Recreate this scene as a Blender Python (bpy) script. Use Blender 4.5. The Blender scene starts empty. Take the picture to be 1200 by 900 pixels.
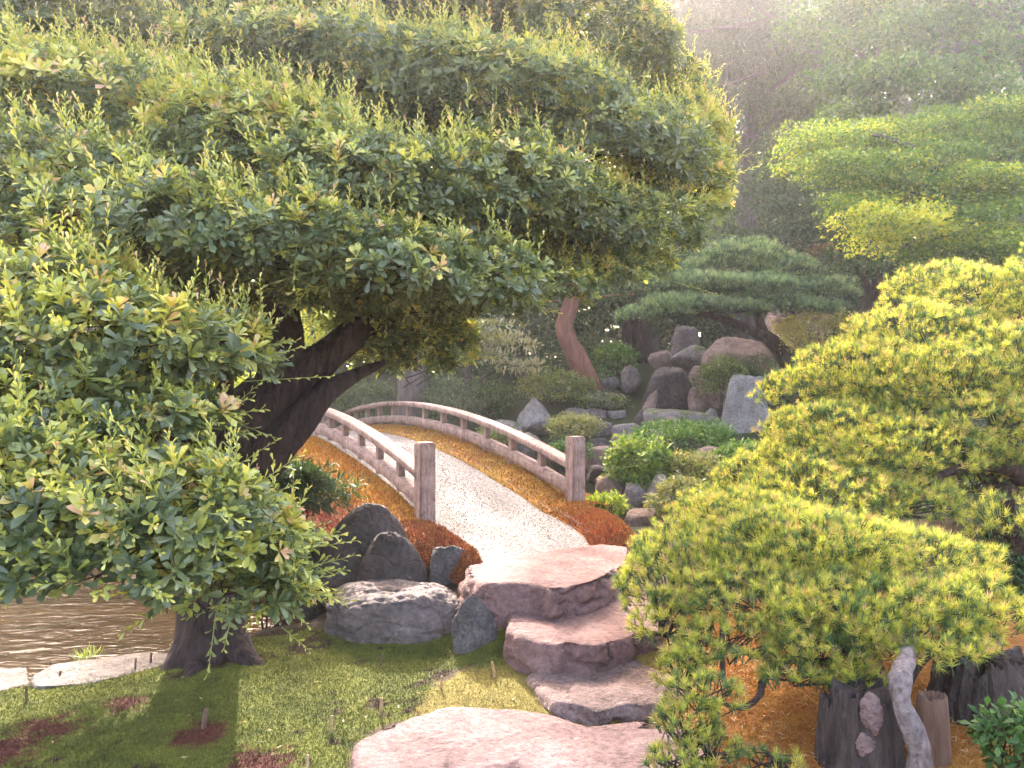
import bpy, bmesh, math
import numpy as np
from mathutils import Vector, Matrix

rng = np.random.default_rng(11)
S = bpy.context.scene
COL = S.collection
F = 900.0
EYE = 1.6

def at(px, py, Y):
    return np.array([(px - 600) / F * Y, Y, EYE + (450 - py) / F * Y])

def ground_xy(px, py, z=0.0):
    Y = F * (EYE - z) / (py - 450)
    return np.array([(px - 600) / F * Y, Y])

# ------------------------------------------------------------------ helpers
def fbm(P, freq=1.0, seed=0, octs=4, gain=0.5):
    """smooth pseudo-noise of about -1..1, built from rotated sines with warping"""
    r = np.random.default_rng(seed + 1000)
    P = np.asarray(P, float) * freq
    out = np.zeros(len(P)); amp = 1.0; tot = 0
    for o in range(octs):
        v = np.zeros(len(P))
        Q = P.copy()
        for k in range(3):
            d = r.normal(size=(3, 3)); ph = r.uniform(0, 6.28, 3)
            d /= np.linalg.norm(d, axis=1)[:, None]
            w = np.sin(Q @ d.T * 1.9 + ph)
            v += w[:, 0] * w[:, 1] + 0.4 * w[:, 2]
            Q = Q + 0.6 * w
        out += amp * v / 2.2; tot += amp
        amp *= gain; P = P * 2.03
    return out / tot

def unit(v):
    return v / np.maximum(np.linalg.norm(v, axis=-1, keepdims=True), 1e-9)

class Geo:
    def __init__(self):
        self.V = []; self.T = []; self.Q = []; self.A = []; self.C = []; self.n = 0
    def add(self, V, tri=None, quad=None, tone=None, col=None):
        V = np.asarray(V, float).reshape(-1, 3)
        if tri is not None and len(tri): self.T.append(np.asarray(tri).reshape(-1, 3) + self.n)
        if quad is not None and len(quad): self.Q.append(np.asarray(quad).reshape(-1, 4) + self.n)
        self.V.append(V); m = len(V)
        self.A.append(np.full(m, 0.5) if tone is None else np.broadcast_to(np.asarray(tone, float), (m,)))
        if col is not None: self.C.append(np.asarray(col, float).reshape(-1, 3))
        self.n += m
    def build(self, name, mat, parent=None, smooth=False):
        V = np.concatenate(self.V)
        me = bpy.data.meshes.new(name)
        nt = sum(len(t) for t in self.T); nq = sum(len(q) for q in self.Q)
        idx = []
        if nt: idx.append(np.concatenate(self.T).ravel())
        if nq: idx.append(np.concatenate(self.Q).ravel())
        idx = np.concatenate(idx).astype(np.int32)
        starts = np.concatenate([np.arange(nt) * 3, nt * 3 + np.arange(nq) * 4]).astype(np.int32)
        me.vertices.add(len(V)); me.vertices.foreach_set('co', V.astype(np.float32).ravel())
        me.loops.add(len(idx)); me.loops.foreach_set('vertex_index', idx)
        me.polygons.add(nt + nq); me.polygons.foreach_set('loop_start', starts)
        me.update(calc_edges=True)
        a = me.attributes.new('tone', 'FLOAT', 'POINT')
        a.data.foreach_set('value', np.concatenate(self.A).astype(np.float32))
        if self.C:
            c = np.concatenate(self.C); c4 = np.ones((len(c), 4), np.float32); c4[:, :3] = c
            ca = me.attributes.new('Col', 'FLOAT_COLOR', 'POINT')
            ca.data.foreach_set('color', c4.ravel())
        if smooth:
            me.polygons.foreach_set('use_smooth', np.ones(nt + nq, bool))
        me.materials.append(mat)
        o = bpy.data.objects.new(name, me); COL.objects.link(o)
        if parent is not None: put(o, parent)
        return o

def put(o, parent):
    """parent a mesh built in world coordinates without moving it"""
    o.parent = parent
    M = Matrix.Identity(4)
    p = parent
    while p is not None:
        M = Matrix.Translation(p.location) @ Matrix(M) if p.parent is None else M
        p = p.parent
    o.matrix_parent_inverse = M.inverted()

def tag(o, label=None, cat=None, group=None, kind=None):
    if label: o['label'] = label
    if cat: o['category'] = cat
    if group: o['group'] = group
    if kind: o['kind'] = kind
    return o

def thing(name, label, cat, loc, group=None):
    o = bpy.data.objects.new(name, None); COL.objects.link(o)
    o.location = Vector(loc); o.empty_display_size = .2
    return tag(o, label, cat, group)

# ------------------------------------------------------------------ materials
def newmat(name):
    m = bpy.data.materials.new(name); m.use_nodes = True
    nt = m.node_tree; nt.nodes.clear()
    out = nt.nodes.new('ShaderNodeOutputMaterial')
    return m, nt, out

def ramp(nt, fac, stops, interp='LINEAR'):
    n = nt.nodes.new('ShaderNodeValToRGB'); n.color_ramp.interpolation = interp
    e = n.color_ramp.elements
    while len(e) < len(stops): e.new(0.5)
    for el, (p, c) in zip(e, stops):
        el.position = p; el.color = (*c, 1)
    nt.links.new(fac, n.inputs[0])
    return n.outputs[0]

def noise_tex(nt, scale, detail=5, rough=.55, vec=None, dist=0):
    n = nt.nodes.new('ShaderNodeTexNoise')
    n.inputs['Scale'].default_value = scale; n.inputs['Detail'].default_value = detail
    n.inputs['Roughness'].default_value = rough; n.inputs['Distortion'].default_value = dist
    if vec is not None: nt.links.new(vec, n.inputs['Vector'])
    return n.outputs['Fac']

def objcoord(nt, scale=(1, 1, 1)):
    tc = nt.nodes.new('ShaderNodeTexCoord'); mp = nt.nodes.new('ShaderNodeMapping')
    mp.inputs['Scale'].default_value = scale
    nt.links.new(tc.outputs['Object'], mp.inputs[0])
    return mp.outputs[0]

def mixc(nt, fac, a, b, mode='MIX'):
    n = nt.nodes.new('ShaderNodeMix'); n.data_type = 'RGBA'; n.blend_type = mode
    for k, v in ((0, fac), (6, a), (7, b)):
        if hasattr(v, 'links'): nt.links.new(v, n.inputs[k])
        elif k == 0: n.inputs[0].default_value = v
        else: n.inputs[k].default_value = (*v, 1)
    return n.outputs[2]

def bump(nt, h, strength, dist):
    b = nt.nodes.new('ShaderNodeBump'); b.inputs['Strength'].default_value = strength
    b.inputs['Distance'].default_value = dist
    nt.links.new(h, b.inputs['Height'])
    return b.outputs[0]

def principled(nt, out, color, rough=.8, normal=None, spec=.5):
    b = nt.nodes.new('ShaderNodeBsdfPrincipled')
    if hasattr(color, 'links'): nt.links.new(color, b.inputs['Base Color'])
    else: b.inputs['Base Color'].default_value = (*color, 1)
    if hasattr(rough, 'links'): nt.links.new(rough, b.inputs['Roughness'])
    else: b.inputs['Roughness'].default_value = rough
    b.inputs['Specular IOR Level'].default_value = spec
    if normal is not None: nt.links.new(normal, b.inputs['Normal'])
    nt.links.new(b.outputs[0], out.inputs[0])
    return b

def leaf_mat(name, stops, rough=.45, trans=.35, spec=.5, tboost=1.6, yellow=(1.0, 1.0, .55)):
    m, nt, out = newmat(name)
    at_ = nt.nodes.new('ShaderNodeAttribute'); at_.attribute_name = 'tone'
    c = ramp(nt, at_.outputs['Fac'], stops)
    b = principled(nt, out, c, rough, spec=spec)
    t = nt.nodes.new('ShaderNodeBsdfTranslucent')
    tc = mixc(nt, 1.0, c, tuple(tboost * y for y in yellow), 'MULTIPLY')
    nt.links.new(tc, t.inputs[0])
    mx = nt.nodes.new('ShaderNodeMixShader'); mx.inputs[0].default_value = trans
    nt.links.new(b.outputs[0], mx.inputs[1]); nt.links.new(t.outputs[0], mx.inputs[2])
    nt.links.new(mx.outputs[0], out.inputs[0])
    return m

def bark_mat(name, c1, c2, scale=6, stretch=.25, strength=.7, dist=.03):
    m, nt, out = newmat(name)
    v = objcoord(nt, (1, 1, stretch))
    n = noise_tex(nt, scale * 2, 8, .65, v, .6)
    c = ramp(nt, n, [(.3, c1), (.72, c2)])
    w = nt.nodes.new('ShaderNodeTexVoronoi'); w.feature = 'DISTANCE_TO_EDGE'
    w.inputs['Scale'].default_value = scale * 2.2
    nt.links.new(v, w.inputs['Vector'])
    h = nt.nodes.new('ShaderNodeMath'); h.operation = 'MULTIPLY_ADD'
    nt.links.new(w.outputs['Distance'], h.inputs[0]); h.inputs[1].default_value = .9
    nt.links.new(n, h.inputs[2])
    principled(nt, out, c, .9, bump(nt, h.outputs[0], strength, dist), .25)
    return m

def rock_mat(name, c1, c2, c3=None, lichen=None, moss=None, scale=3.0, strength=.6, lich_amt=.62, moss_amt=.6, rough=.85, crack=.2):
    m, nt, out = newmat(name)
    v = objcoord(nt)
    n1 = noise_tex(nt, scale, 8, .62, v, .4)
    n2 = noise_tex(nt, scale * 9, 6, .7, v)
    c = ramp(nt, n1, [(.32, c1), (.55, c2), (.75, c3 or c2)])
    sp = ramp(nt, n2, [(.35, (.62, .62, .62)), (.65, (1.25, 1.25, 1.25))])
    c = mixc(nt, 1.0, c, sp, 'MULTIPLY')
    if lichen:
        n3 = noise_tex(nt, scale * 2.7, 7, .72, v, 1.0)
        f = ramp(nt, n3, [(lich_amt - .03, (0, 0, 0)), (lich_amt + .05, (1, 1, 1))])
        c = mixc(nt, f, c, lichen)
    if moss:
        g = nt.nodes.new('ShaderNodeNewGeometry'); sx = nt.nodes.new('ShaderNodeSeparateXYZ')
        nt.links.new(g.outputs['Normal'], sx.inputs[0])
        n4 = noise_tex(nt, scale * 1.4, 7, .68, v, .6)
        ad = nt.nodes.new('ShaderNodeMath'); ad.operation = 'MULTIPLY_ADD'
        nt.links.new(sx.outputs[2], ad.inputs[0]); ad.inputs[1].default_value = .22; nt.links.new(n4, ad.inputs[2])
        f = ramp(nt, ad.outputs[0], [(moss_amt, (0, 0, 0)), (moss_amt + .08, (1, 1, 1))])
        c = mixc(nt, f, c, moss)
    vo = nt.nodes.new('ShaderNodeTexVoronoi'); vo.feature = 'DISTANCE_TO_EDGE'; vo.inputs['Scale'].default_value = scale * 1.1
    nv = nt.nodes.new('ShaderNodeVectorMath'); nv.operation = 'MULTIPLY_ADD'
    ncol = nt.nodes.new('ShaderNodeTexNoise'); ncol.inputs['Scale'].default_value = scale * 1.5; ncol.inputs['Detail'].default_value = 6
    nt.links.new(v, ncol.inputs['Vector'])
    nt.links.new(ncol.outputs['Color'], nv.inputs[0]); nv.inputs[1].default_value = (.5, .5, .5); nt.links.new(v, nv.inputs[2])
    nt.links.new(nv.outputs[0], vo.inputs['Vector'])
    cr = ramp(nt, vo.outputs['Distance'], [(0, (0, 0, 0)), (.035, (1, 1, 1))])
    h1 = nt.nodes.new('ShaderNodeMath'); h1.operation = 'MULTIPLY_ADD'
    nt.links.new(cr, h1.inputs[0]); h1.inputs[1].default_value = crack
    h2 = nt.nodes.new('ShaderNodeMath'); h2.operation = 'MULTIPLY_ADD'
    nt.links.new(n2, h2.inputs[0]); h2.inputs[1].default_value = .5; nt.links.new(n1, h2.inputs[2])
    nt.links.new(h2.outputs[0], h1.inputs[2])
    principled(nt, out, c, rough, bump(nt, h1.outputs[0], min(1, strength * 1.3), .07), .3)
    return m

def col_mat(name, bumpscale=60, strength=.5, rough=.95, dist=.02):
    m, nt, out = newmat(name)
    a = nt.nodes.new('ShaderNodeAttribute'); a.attribute_name = 'Col'
    v = objcoord(nt)
    n = noise_tex(nt, bumpscale, 6, .7, v)
    sp = ramp(nt, n, [(.3, (.6, .6, .6)), (.7, (1.3, 1.3, 1.3))])
    c = mixc(nt, 1.0, a.outputs['Color'], sp, 'MULTIPLY')
    principled(nt, out, c, rough, bump(nt, n, strength, dist), .15)
    return m

def wood_mat(name, c1, c2, along=(1, 1, 1), strength=.25):
    m, nt, out = newmat(name)
    a = nt.nodes.new('ShaderNodeAttribute'); a.attribute_name = 'grain'
    mp = nt.nodes.new('ShaderNodeMapping'); mp.inputs['Scale'].default_value = (2.0, 26, 26)
    nt.links.new(a.outputs['Vector'], mp.inputs[0])
    n = noise_tex(nt, 3.0, 7, .65, mp.outputs[0], .5)
    n2 = noise_tex(nt, 5, 4, .6, objcoord(nt))
    c = ramp(nt, n, [(.3, c1), (.7, c2)])
    c = mixc(nt, 1.0, c, ramp(nt, n2, [(.3, (.55, .52, .5)), (.7, (1.15, 1.15, 1.15))]), 'MULTIPLY')
    n3 = noise_tex(nt, 22, 6, .75, objcoord(nt, (1, 1, .5)))
    c = mixc(nt, 1.0, c, ramp(nt, n3, [(.36, (.45, .42, .4)), (.5, (1, 1, 1)), (.7, (1.12, 1.12, 1.1))]), 'MULTIPLY')
    n4 = noise_tex(nt, 9, 7, .75, objcoord(nt))
    c = mixc(nt, ramp(nt, n4, [(.63, (0, 0, 0)), (.70, (.6, .6, .6))]), c, (.34, .33, .28))
    principled(nt, out, c, .85, bump(nt, n, strength * 2, .012), .2)
    return m

M = {}
# broadleaf (ternstroemia-like): deep greens, yellow and pink new growth, yellow also painting a sunlit lobe
M['leaf_big'] = leaf_mat('broad_leaf', [(0, (.07, .10, .048)), (.3, (.135, .175, .082)), (.55, (.23, .27, .11)), (.70, (.44, .47, .10)), (.88, (.66, .60, .16)), (1, (.70, .42, .28))], .30, .34, .7)
M['needle_yellow'] = leaf_mat('yellow_pine_needle', [(0, (.05, .11, .05)), (.3, (.12, .19, .06)), (.5, (.315, .345, .065)), (.85, (.59, .575, .10)), (1, (.42, .27, .15))], .5, .3, .4)
M['needle_blue'] = leaf_mat('green_pine_needle', [(0, (.03, .07, .04)), (.5, (.10, .175, .085)), (1, (.28, .35, .15))], .5, .25, .4)
M['leaf_maple'] = leaf_mat('maple_leaf', [(0, (.06, .12, .025)), (.5, (.14, .24, .04)), (.8, (.33, .38, .05)), (1, (.52, .48, .06))], .55, .4, .3, 1.5)
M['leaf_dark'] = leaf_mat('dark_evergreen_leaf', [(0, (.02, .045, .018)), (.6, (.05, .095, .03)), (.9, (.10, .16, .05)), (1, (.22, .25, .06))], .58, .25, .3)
M['leaf_grey'] = leaf_mat('grey_green_leaf', [(0, (.045, .075, .04)), (.6, (.09, .13, .06)), (1, (.2, .22, .11))], .5, .3, .4)
M['leaf_mid'] = leaf_mat('mid_green_leaf', [(0, (.04, .10, .025)), (.6, (.10, .19, .04)), (1, (.26, .32, .06))], .5, .35, .4)
M['leaf_bright'] = leaf_mat('bright_shrub_leaf', [(0, (.08, .16, .03)), (.5, (.3, .36, .04)), (1, (.6, .55, .04))], .5, .45, .4)
M['leaf_azalea'] = leaf_mat('azalea_leaf', [(0, (.06, .10, .03)), (.5, (.17, .21, .06)), (1, (.38, .30, .12))], .5, .3, .4)
M['spray_pale'] = leaf_mat('pale_cypress_spray', [(0, (.12, .15, .09)), (.5, (.25, .26, .15)), (1, (.42, .36, .22))], .6, .3, .3)
M['grass'] = leaf_mat('grass_blade', [(0, (.10, .16, .04)), (.5, (.25, .30, .10)), (1, (.5, .46, .25))], .5, .35, .4)
M['bark_dark'] = bark_mat('dark_bark', (.022, .015, .014), (.085, .055, .047), 8, .3, 1, .05)
M['bark_red'] = bark_mat('red_pine_bark', (.13, .055, .04), (.34, .16, .11), 5)
M['bark_grey'] = bark_mat('grey_bark', (.07, .055, .05), (.2, .16, .15), 5)
M['bark_pale'] = bark_mat('pale_gnarled_bark', (.10, .08, .075), (.34, .29, .27), 12, .6, 1, .04)
M['stump'] = bark_mat('weathered_stump_wood', (.028, .022, .020), (.115, .09, .078), 7, .2, 1, .06)
M['log_brown'] = bark_mat('brown_log_wood', (.10, .055, .04), (.26, .16, .11), 9, .08, .9, .03)
M['stone_pink'] = rock_mat('pink_stepping_stone', (.145, .085, .078), (.235, .142, .13), (.305, .215, .195), lichen=(.38, .34, .31), lich_amt=.66, scale=3.4, strength=.6, crack=.05)
M['stone_rough'] = rock_mat('rough_grey_pink_stone', (.19, .125, .11), (.32, .225, .205), (.42, .33, .30), moss=(.16, .13, .04), moss_amt=.86, scale=5, strength=.9)
M['stone_dark'] = rock_mat('dark_boulder_stone', (.045, .036, .033), (.085, .068, .062), (.145, .118, .108), lichen=(.2, .19, .17), moss=(.05, .055, .02), moss_amt=.80, lich_amt=.68, scale=2.4)
M['stone_flat'] = rock_mat('grey_flat_boulder_stone', (.09, .072, .068), (.155, .125, .118), (.25, .205, .19), lichen=(.32, .3, .27), lich_amt=.72, scale=2.4)
M['stone_blue'] = rock_mat('blue_grey_stone', (.10, .09, .088), (.19, .172, .165), (.32, .29, .275), lichen=(.42, .40, .36), lich_amt=.64, scale=6, strength=.8)
M['stone_white'] = rock_mat('pale_lichen_stone', (.155, .13, .118), (.29, .255, .232), (.41, .37, .335), moss=(.10, .11, .05), moss_amt=.78, scale=4, strength=.7)
M['stone_edge'] = rock_mat('pale_pond_edge_stone', (.12, .10, .085), (.20, .17, .15), (.28, .245, .215), moss=(.25, .24, .08), moss_amt=.93, scale=3, strength=.6)
M['stone_red'] = rock_mat('red_brown_rock', (.13, .085, .068), (.23, .16, .132), (.32, .25, .215), lichen=(.34, .31, .27), lich_amt=.68, scale=3)
M['stone_moss'] = rock_mat('mossy_garden_rock', (.12, .105, .10), (.22, .19, .18), (.34, .30, .28), lichen=(.36, .34, .3), moss=(.09, .11, .03), moss_amt=.66, lich_amt=.66, scale=3)
M['ground'] = col_mat('garden_soil_and_moss', 45, .7, .95, .03)
M['moss'] = col_mat('moss_sprigs', 90, .1, .9, .005)
M['wood'] = wood_mat('weathered_pink_grey_wood', (.235, .155, .135), (.43, .32, .285))
M['wood_beam'] = wood_mat('dark_bridge_beam_wood', (.10, .065, .055), (.2, .14, .12))
M['bamboo'] = wood_mat('bamboo_stake_wood', (.40, .26, .13), (.58, .42, .25))
M['bamboo_grey'] = wood_mat('old_stake_wood', (.14, .09, .06), (.24, .16, .11))
M['twig'] = bark_mat('green_twig', (.16, .12, .05), (.3, .24, .1), 20)
M['dead_leaf'] = leaf_mat('fallen_leaf', [(0, (.20, .10, .05)), (.5, (.36, .22, .10)), (1, (.5, .42, .28))], .6, .2, .3)

m, nt, out = newmat('pale_gravel')
v = objcoord(nt)
vo = nt.nodes.new('ShaderNodeTexVoronoi'); vo.inputs['Scale'].default_value = 95; nt.links.new(v, vo.inputs['Vector'])
sp = nt.nodes.new('ShaderNodeSeparateColor'); nt.links.new(vo.outputs['Color'], sp.inputs[0])
c = ramp(nt, sp.outputs[0], [(0, (.15, .14, .13)), (.25, (.27, .25, .235)), (.7, (.335, .315, .295)), (1, (.42, .40, .38))])
c = mixc(nt, 1.0, c, ramp(nt, vo.outputs['Distance'], [(.3, (1, 1, 1)), (.8, (.6, .57, .55))]), 'MULTIPLY')
c = mixc(nt, 1.0, c, ramp(nt, noise_tex(nt, 2.2, 4, .6, v), [(.3, (.85, .85, .85)), (.7, (1.05, 1.05, 1.05))]), 'MULTIPLY')
iv = nt.nodes.new('ShaderNodeMath'); iv.operation = 'SUBTRACT'; iv.inputs[0].default_value = 1; nt.links.new(vo.outputs['Distance'], iv.inputs[1])
principled(nt, out, c, .9, bump(nt, iv.outputs[0], .8, .012), .2)
M['gravel'] = m

m, nt, out = newmat('pond_water_surface')
v = objcoord(nt, (1, 2.0, 1))
n1 = noise_tex(nt, 3.2, 3, .5, v, .9); n2 = noise_tex(nt, 11, 3, .55, v, .6)
h = nt.nodes.new('ShaderNodeMath'); h.operation = 'MULTIPLY_ADD'; nt.links.new(n2, h.inputs[0]); h.inputs[1].default_value = .35; nt.links.new(n1, h.inputs[2])
b = principled(nt, out, ramp(nt, noise_tex(nt, .9, 3, .5, v), [(.3, (.022, .013, .007)), (.7, (.05, .03, .016))]), .05, bump(nt, h.outputs[0], .27, .06), .5)
b.inputs['IOR'].default_value = 1.33
M['water'] = m

# ------------------------------------------------------------------ terrain
CP = []
def cp(*pts):
    for p in pts: CP.append(p)
cp((-5, -5, 0), (0, -5, 0), (5, -5, 0), (-5, 0, 0), (0, 0, 0), (5, 0, .1), (0, 2.5, -.02), (0, 3.3, 0), (0, 3.9, .03), (.9, 3.2, .05), (.9, 3.8, .08),
   (-.1, 4.75, .27), (-.25, 4.86, .27), (.1, 4.86, .27), (1.3, 3.2, .12), (1.6, 4, .22), (2.5, 4, .3), (2.6, 3, .18), (1.25, 4.6, .26), (.3, 4.25, .08), (.3, 4.7, .22), (.3, 5.2, .31), (.3, 5.6, .36),
   (0, 6.4, .38), (.6, 6.9, .38), (-.74, 6.4, .36), (-.45, 5.8, .34), (-.9, 4.5, .04), (-.4, 4.55, .06), (-.6, 5.1, .16), (1.3, 5.5, .3), (1.3, 6.5, .3), (1.1, 7.6, .15), (.9, 8.2, .0), (-.8, 8.9, -.45),
   (1.3, 9.0, .25), (1.4, 11, .75), (1.5, 12.6, 1.2), (-1.1, 5.3, .06), (-1.3, 6.0, -.05), (-1.55, 4.95, .02), (-1.73, 4.4, .06), (-2.6, 4.2, -.02), (-2.6, 3, 0), (-1.5, 3.4, 0), (-4, 4.1, -.06), (-4, 3, 0),
   (-2.6, 5.1, -.5), (-2, 6, -.6), (-3, 7, -.7), (-5, 6, -.7), (-2.2, 8, -.65), (-6, 9, -.7), (-3.2, 9.5, -.6), (-1.5, 9, -.55), (-5, 4.9, -.45), (-9, 7, -.7), (-3.0, 4.6, -.3), (-4.2, 4.6, -.35),
   (-4.9, 7.9, -.1), (-5.6, 9, .3), (-4.7, 11, .1), (-3.6, 12.6, .45), (-4.4, 13, .5), (-8, 12, .6), (-3, 14.5, .9), (-1, 12, .75), (0, 12, .95), (0, 14, 1.5), (3, 14, 1.9), (5, 12, 1.4), (3, 11, 1.0),
   (2.2, 9.5, .62), (3.5, 8, .6), (3.5, 6, .42), (6, 8, .7), (6, 5, .4), (0, 20, 2.1), (8, 20, 2.5), (-8, 20, 1.4), (0, 32, 2.6), (20, 32, 3), (-20, 32, 2.2), (-16, 10, .5), (16, 10, 1), (-16, 0, 0), (16, 0, .3),
   (-45, -10, 0), (45, -10, .2), (0, -12, 0), (-45, 70, 3), (45, 70, 3), (0, 70, 3.2), (-45, 20, 1.5), (45, 20, 2))
CP = np.array(CP, float)
def _phi(A, B):
    return np.sqrt(((A[:, None, :] - B[None, :, :]) ** 2).sum(-1) + .02)
_K = np.block([[_phi(CP[:, :2], CP[:, :2]), np.ones((len(CP), 1))], [np.ones((1, len(CP))), np.zeros((1, 1))]])
_W = np.linalg.solve(_K, np.append(CP[:, 2], 0))
def gz(X, Yv):
    P = np.stack([np.ravel(X), np.ravel(Yv)], 1).astype(float)
    o = np.empty(len(P))
    for i in range(0, len(P), 20000):
        o[i:i + 20000] = _phi(P[i:i + 20000], CP[:, :2]) @ _W[:-1] + _W[-1]
    return o
def g1(x, y): return float(gz([x], [y])[0])

def inpoly(P, poly):
    x, y = P[:, 0], P[:, 1]; r = np.zeros(len(P), bool); n = len(poly)
    for i in range(n):
        x1, y1 = poly[i]; x2, y2 = poly[(i + 1) % n]
        c = ((y1 > y) != (y2 > y)) & (x < (x2 - x1) * (y - y1) / ((y2 - y1) + 1e-12) + x1)
        r ^= c
    return r
def gpoly(*pts, z=0.03): return [tuple(ground_xy(px, py, z)) for px, py in pts]

Z_GREEN = gpoly((-900, 830), (0, 806), (100, 796), (210, 768), (350, 742), (400, 750), (520, 752), (610, 755), (640, 770), (600, 788), (540, 785), (497, 806), (492, 830), (425, 848), (405, 905), (400, 1500), (-2500, 1500))
Z_YEL = gpoly((495, 808), (560, 785), (640, 790), (655, 812), (640, 836), (500, 842))
Z_YEL2 = gpoly((540, 775), (600, 755), (660, 760), (800, 768), (830, 790), (780, 830), (690, 862), (640, 800))
Z_OR = [(.62, 2.6), (.75, 3.5), (.85, 3.9), (.95, 4.6), (3.5, 4.8), (5, 3), (4, 1.5), (1, 1.5)]
REDS = [(ground_xy(238, 862), .11), (ground_xy(310, 893), .13), (ground_xy(55, 858), .12), (ground_xy(140, 838), .09), (ground_xy(15, 885), .12)]

def zone_colour(P):
    """albedo of what grows on the ground at plan points P (n,2)"""
    n = len(P)
    P3 = np.c_[P, np.zeros(n)]
    w = np.stack([fbm(P3, 4, 21), fbm(P3, 4, 22)], 1) * .05 + np.stack([fbm(P3, 15, 25), fbm(P3, 15, 26)], 1) * .045 + rng.normal(0, .012, (n, 2))
    Q = P + w
    a = fbm(P3, 4, 23, 5, .7); b = fbm(P3, 18, 24, 4, .7)
    C = np.tile(np.array([.085, .062, .04]), (n, 1)) * (1 + .35 * a[:, None])
    far = P[:, 1] > 6.5
    C[far] = np.array([.035, .045, .018]) * (1 + .4 * a[far, None])
    kind = np.zeros(n, int)
    def setz(mask, c0, c1, k):
        t = np.clip(.5 + .5 * a + .35 * b, 0, 1)[mask, None]
        C[mask] = np.array(c0) * (1 - t) + np.array(c1) * t; kind[mask] = k
    setz(inpoly(Q, Z_OR), (.30, .10, .025), (.42, .23, .05), 4)
    setz(inpoly(Q, Z_YEL2), (.24, .16, .05), (.36, .28, .07), 3)
    setz(inpoly(Q, Z_YEL), (.17, .14, .04), (.28, .23, .06), 2)
    g = inpoly(Q, Z_GREEN)
    setz(g, (.055, .07, .018), (.20, .205, .04), 1)
    dk = g & (fbm(P3, 5, 29) + .6 * b < -.5)
    C[dk] = np.array([.07, .045, .03]) * (1 + .3 * b[dk, None]); 
    for c, r in REDS:
        d = np.linalg.norm(Q - c, axis=1) / r + .6 * b + .35 * a + rng.normal(0, .22, n)
        mk = (d < 1) & g
        C[mk] = np.array([.12, .045, .032]) * (1 + .4 * b[mk, None])
    return np.clip(C, .01, .7), kind

def grid_axis(lo, hi, near_lo, near_hi, fine, coarse):
    a = np.arange(near_lo, near_hi + 1e-6, fine)
    L = [near_lo]; s = fine
    while L[-1] > lo: s = min(s * 1.25, coarse); L.append(L[-1] - s)
    R = [a[-1]]; s = fine
    while R[-1] < hi: s = min(s * 1.25, coarse); R.append(R[-1] + s)
    return np.concatenate([np.array(L[1:])[::-1], a, np.array(R[1:])])
xs = grid_axis(-60, 60, -3.4, 2.6, .035, 3); ys = grid_axis(-25, 90, 2.6, 6.6, .035, 3)
GX, GY = np.meshgrid(xs, ys)
GP = np.stack([GX.ravel(), GY.ravel()], 1)
GZ = gz(GP[:, 0], GP[:, 1])
GZ += fbm(np.c_[GP, np.zeros(len(GP))], 5, 31) * .012 + fbm(np.c_[GP, np.zeros(len(GP))], 1.3, 32) * .02
GC, _ = zone_colour(GP)
ii = np.arange(len(GP)).reshape(len(ys), len(xs))
gq = np.stack([ii[:-1, :-1], ii[:-1, 1:], ii[1:, 1:], ii[1:, :-1]], -1).reshape(-1, 4)
g = Geo(); g.add(np.c_[GP, GZ], quad=gq, col=GC * .8)
tag(g.build('ground', M['ground'], smooth=True), kind='structure')

# pond
g = Geo()
wx = np.linspace(-14, 3.2, 60); wy = np.linspace(4.0, 13, 40)
WX, WY = np.meshgrid(wx, wy); wi = np.arange(WX.size).reshape(WX.shape)
g.add(np.c_[WX.ravel(), WY.ravel(), np.full(WX.size, -.27)], quad=np.stack([wi[:-1, :-1], wi[:-1, 1:], wi[1:, 1:], wi[1:, :-1]], -1).reshape(-1, 4))
tag(g.build('pond_water', M['water'], smooth=True), kind='structure')

# ------------------------------------------------------------------ foliage kit
LEAF = np.array([[0, 0, 0], [.45, .26, .07], [.82, .42, .09], [1.0, 0, -.03], [.82, -.42, .09], [.45, -.26, .07]])
LEAF_Q = np.array([[0, 1, 2, 3], [0, 3, 4, 5]])
QLEAF = np.array([[0, 0, 0], [.55, .5, .08], [1, 0, 0], [.55, -.5, .08]]); QLEAF_Q = np.array([[0, 1, 2, 3]])
NEED = np.array([[0, -.5, 0], [0, .5, 0], [1, 0, 0]]); NEED_T = np.array([[0, 1, 2]])

def stamp(geo, T, TQ, P, D, U, L, W, tone):
    P = np.asarray(P); n = len(P)
    if n == 0: return
    D = unit(D); Sx = unit(np.cross(D, U)); N = np.cross(Sx, D)
    L = np.broadcast_to(L, (n,)); W = np.broadcast_to(W, (n,))
    V = (P[:, None, :] + (L[:, None] * T[None, :, 0])[..., None] * D[:, None, :]
         + (W[:, None] * T[None, :, 1])[..., None] * Sx[:, None, :]
         + (L[:, None] * T[None, :, 2])[..., None] * N[:, None, :])
    idx = (np.arange(n)[:, None, None] * len(T) + TQ[None]).reshape(-1, TQ.shape[1])
    tn = np.repeat(np.broadcast_to(tone, (n,)), len(T))
    if TQ.shape[1] == 4: geo.add(V, quad=idx, tone=tn)
    else: geo.add(V, tri=idx, tone=tn)

def frame(A):
    r = np.where(np.abs(A[:, 2:3]) < .9, np.array([[0, 0, 1.]]), np.array([[1., 0, 0]]))
    B = unit(np.cross(A, r)); C = np.cross(A, B)
    return B, C

def radial(A, th, ph):
    B, C = frame(A)
    return np.cos(th)[:, None] * A + np.sin(th)[:, None] * (np.cos(ph)[:, None] * B + np.sin(ph)[:, None] * C)

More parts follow.
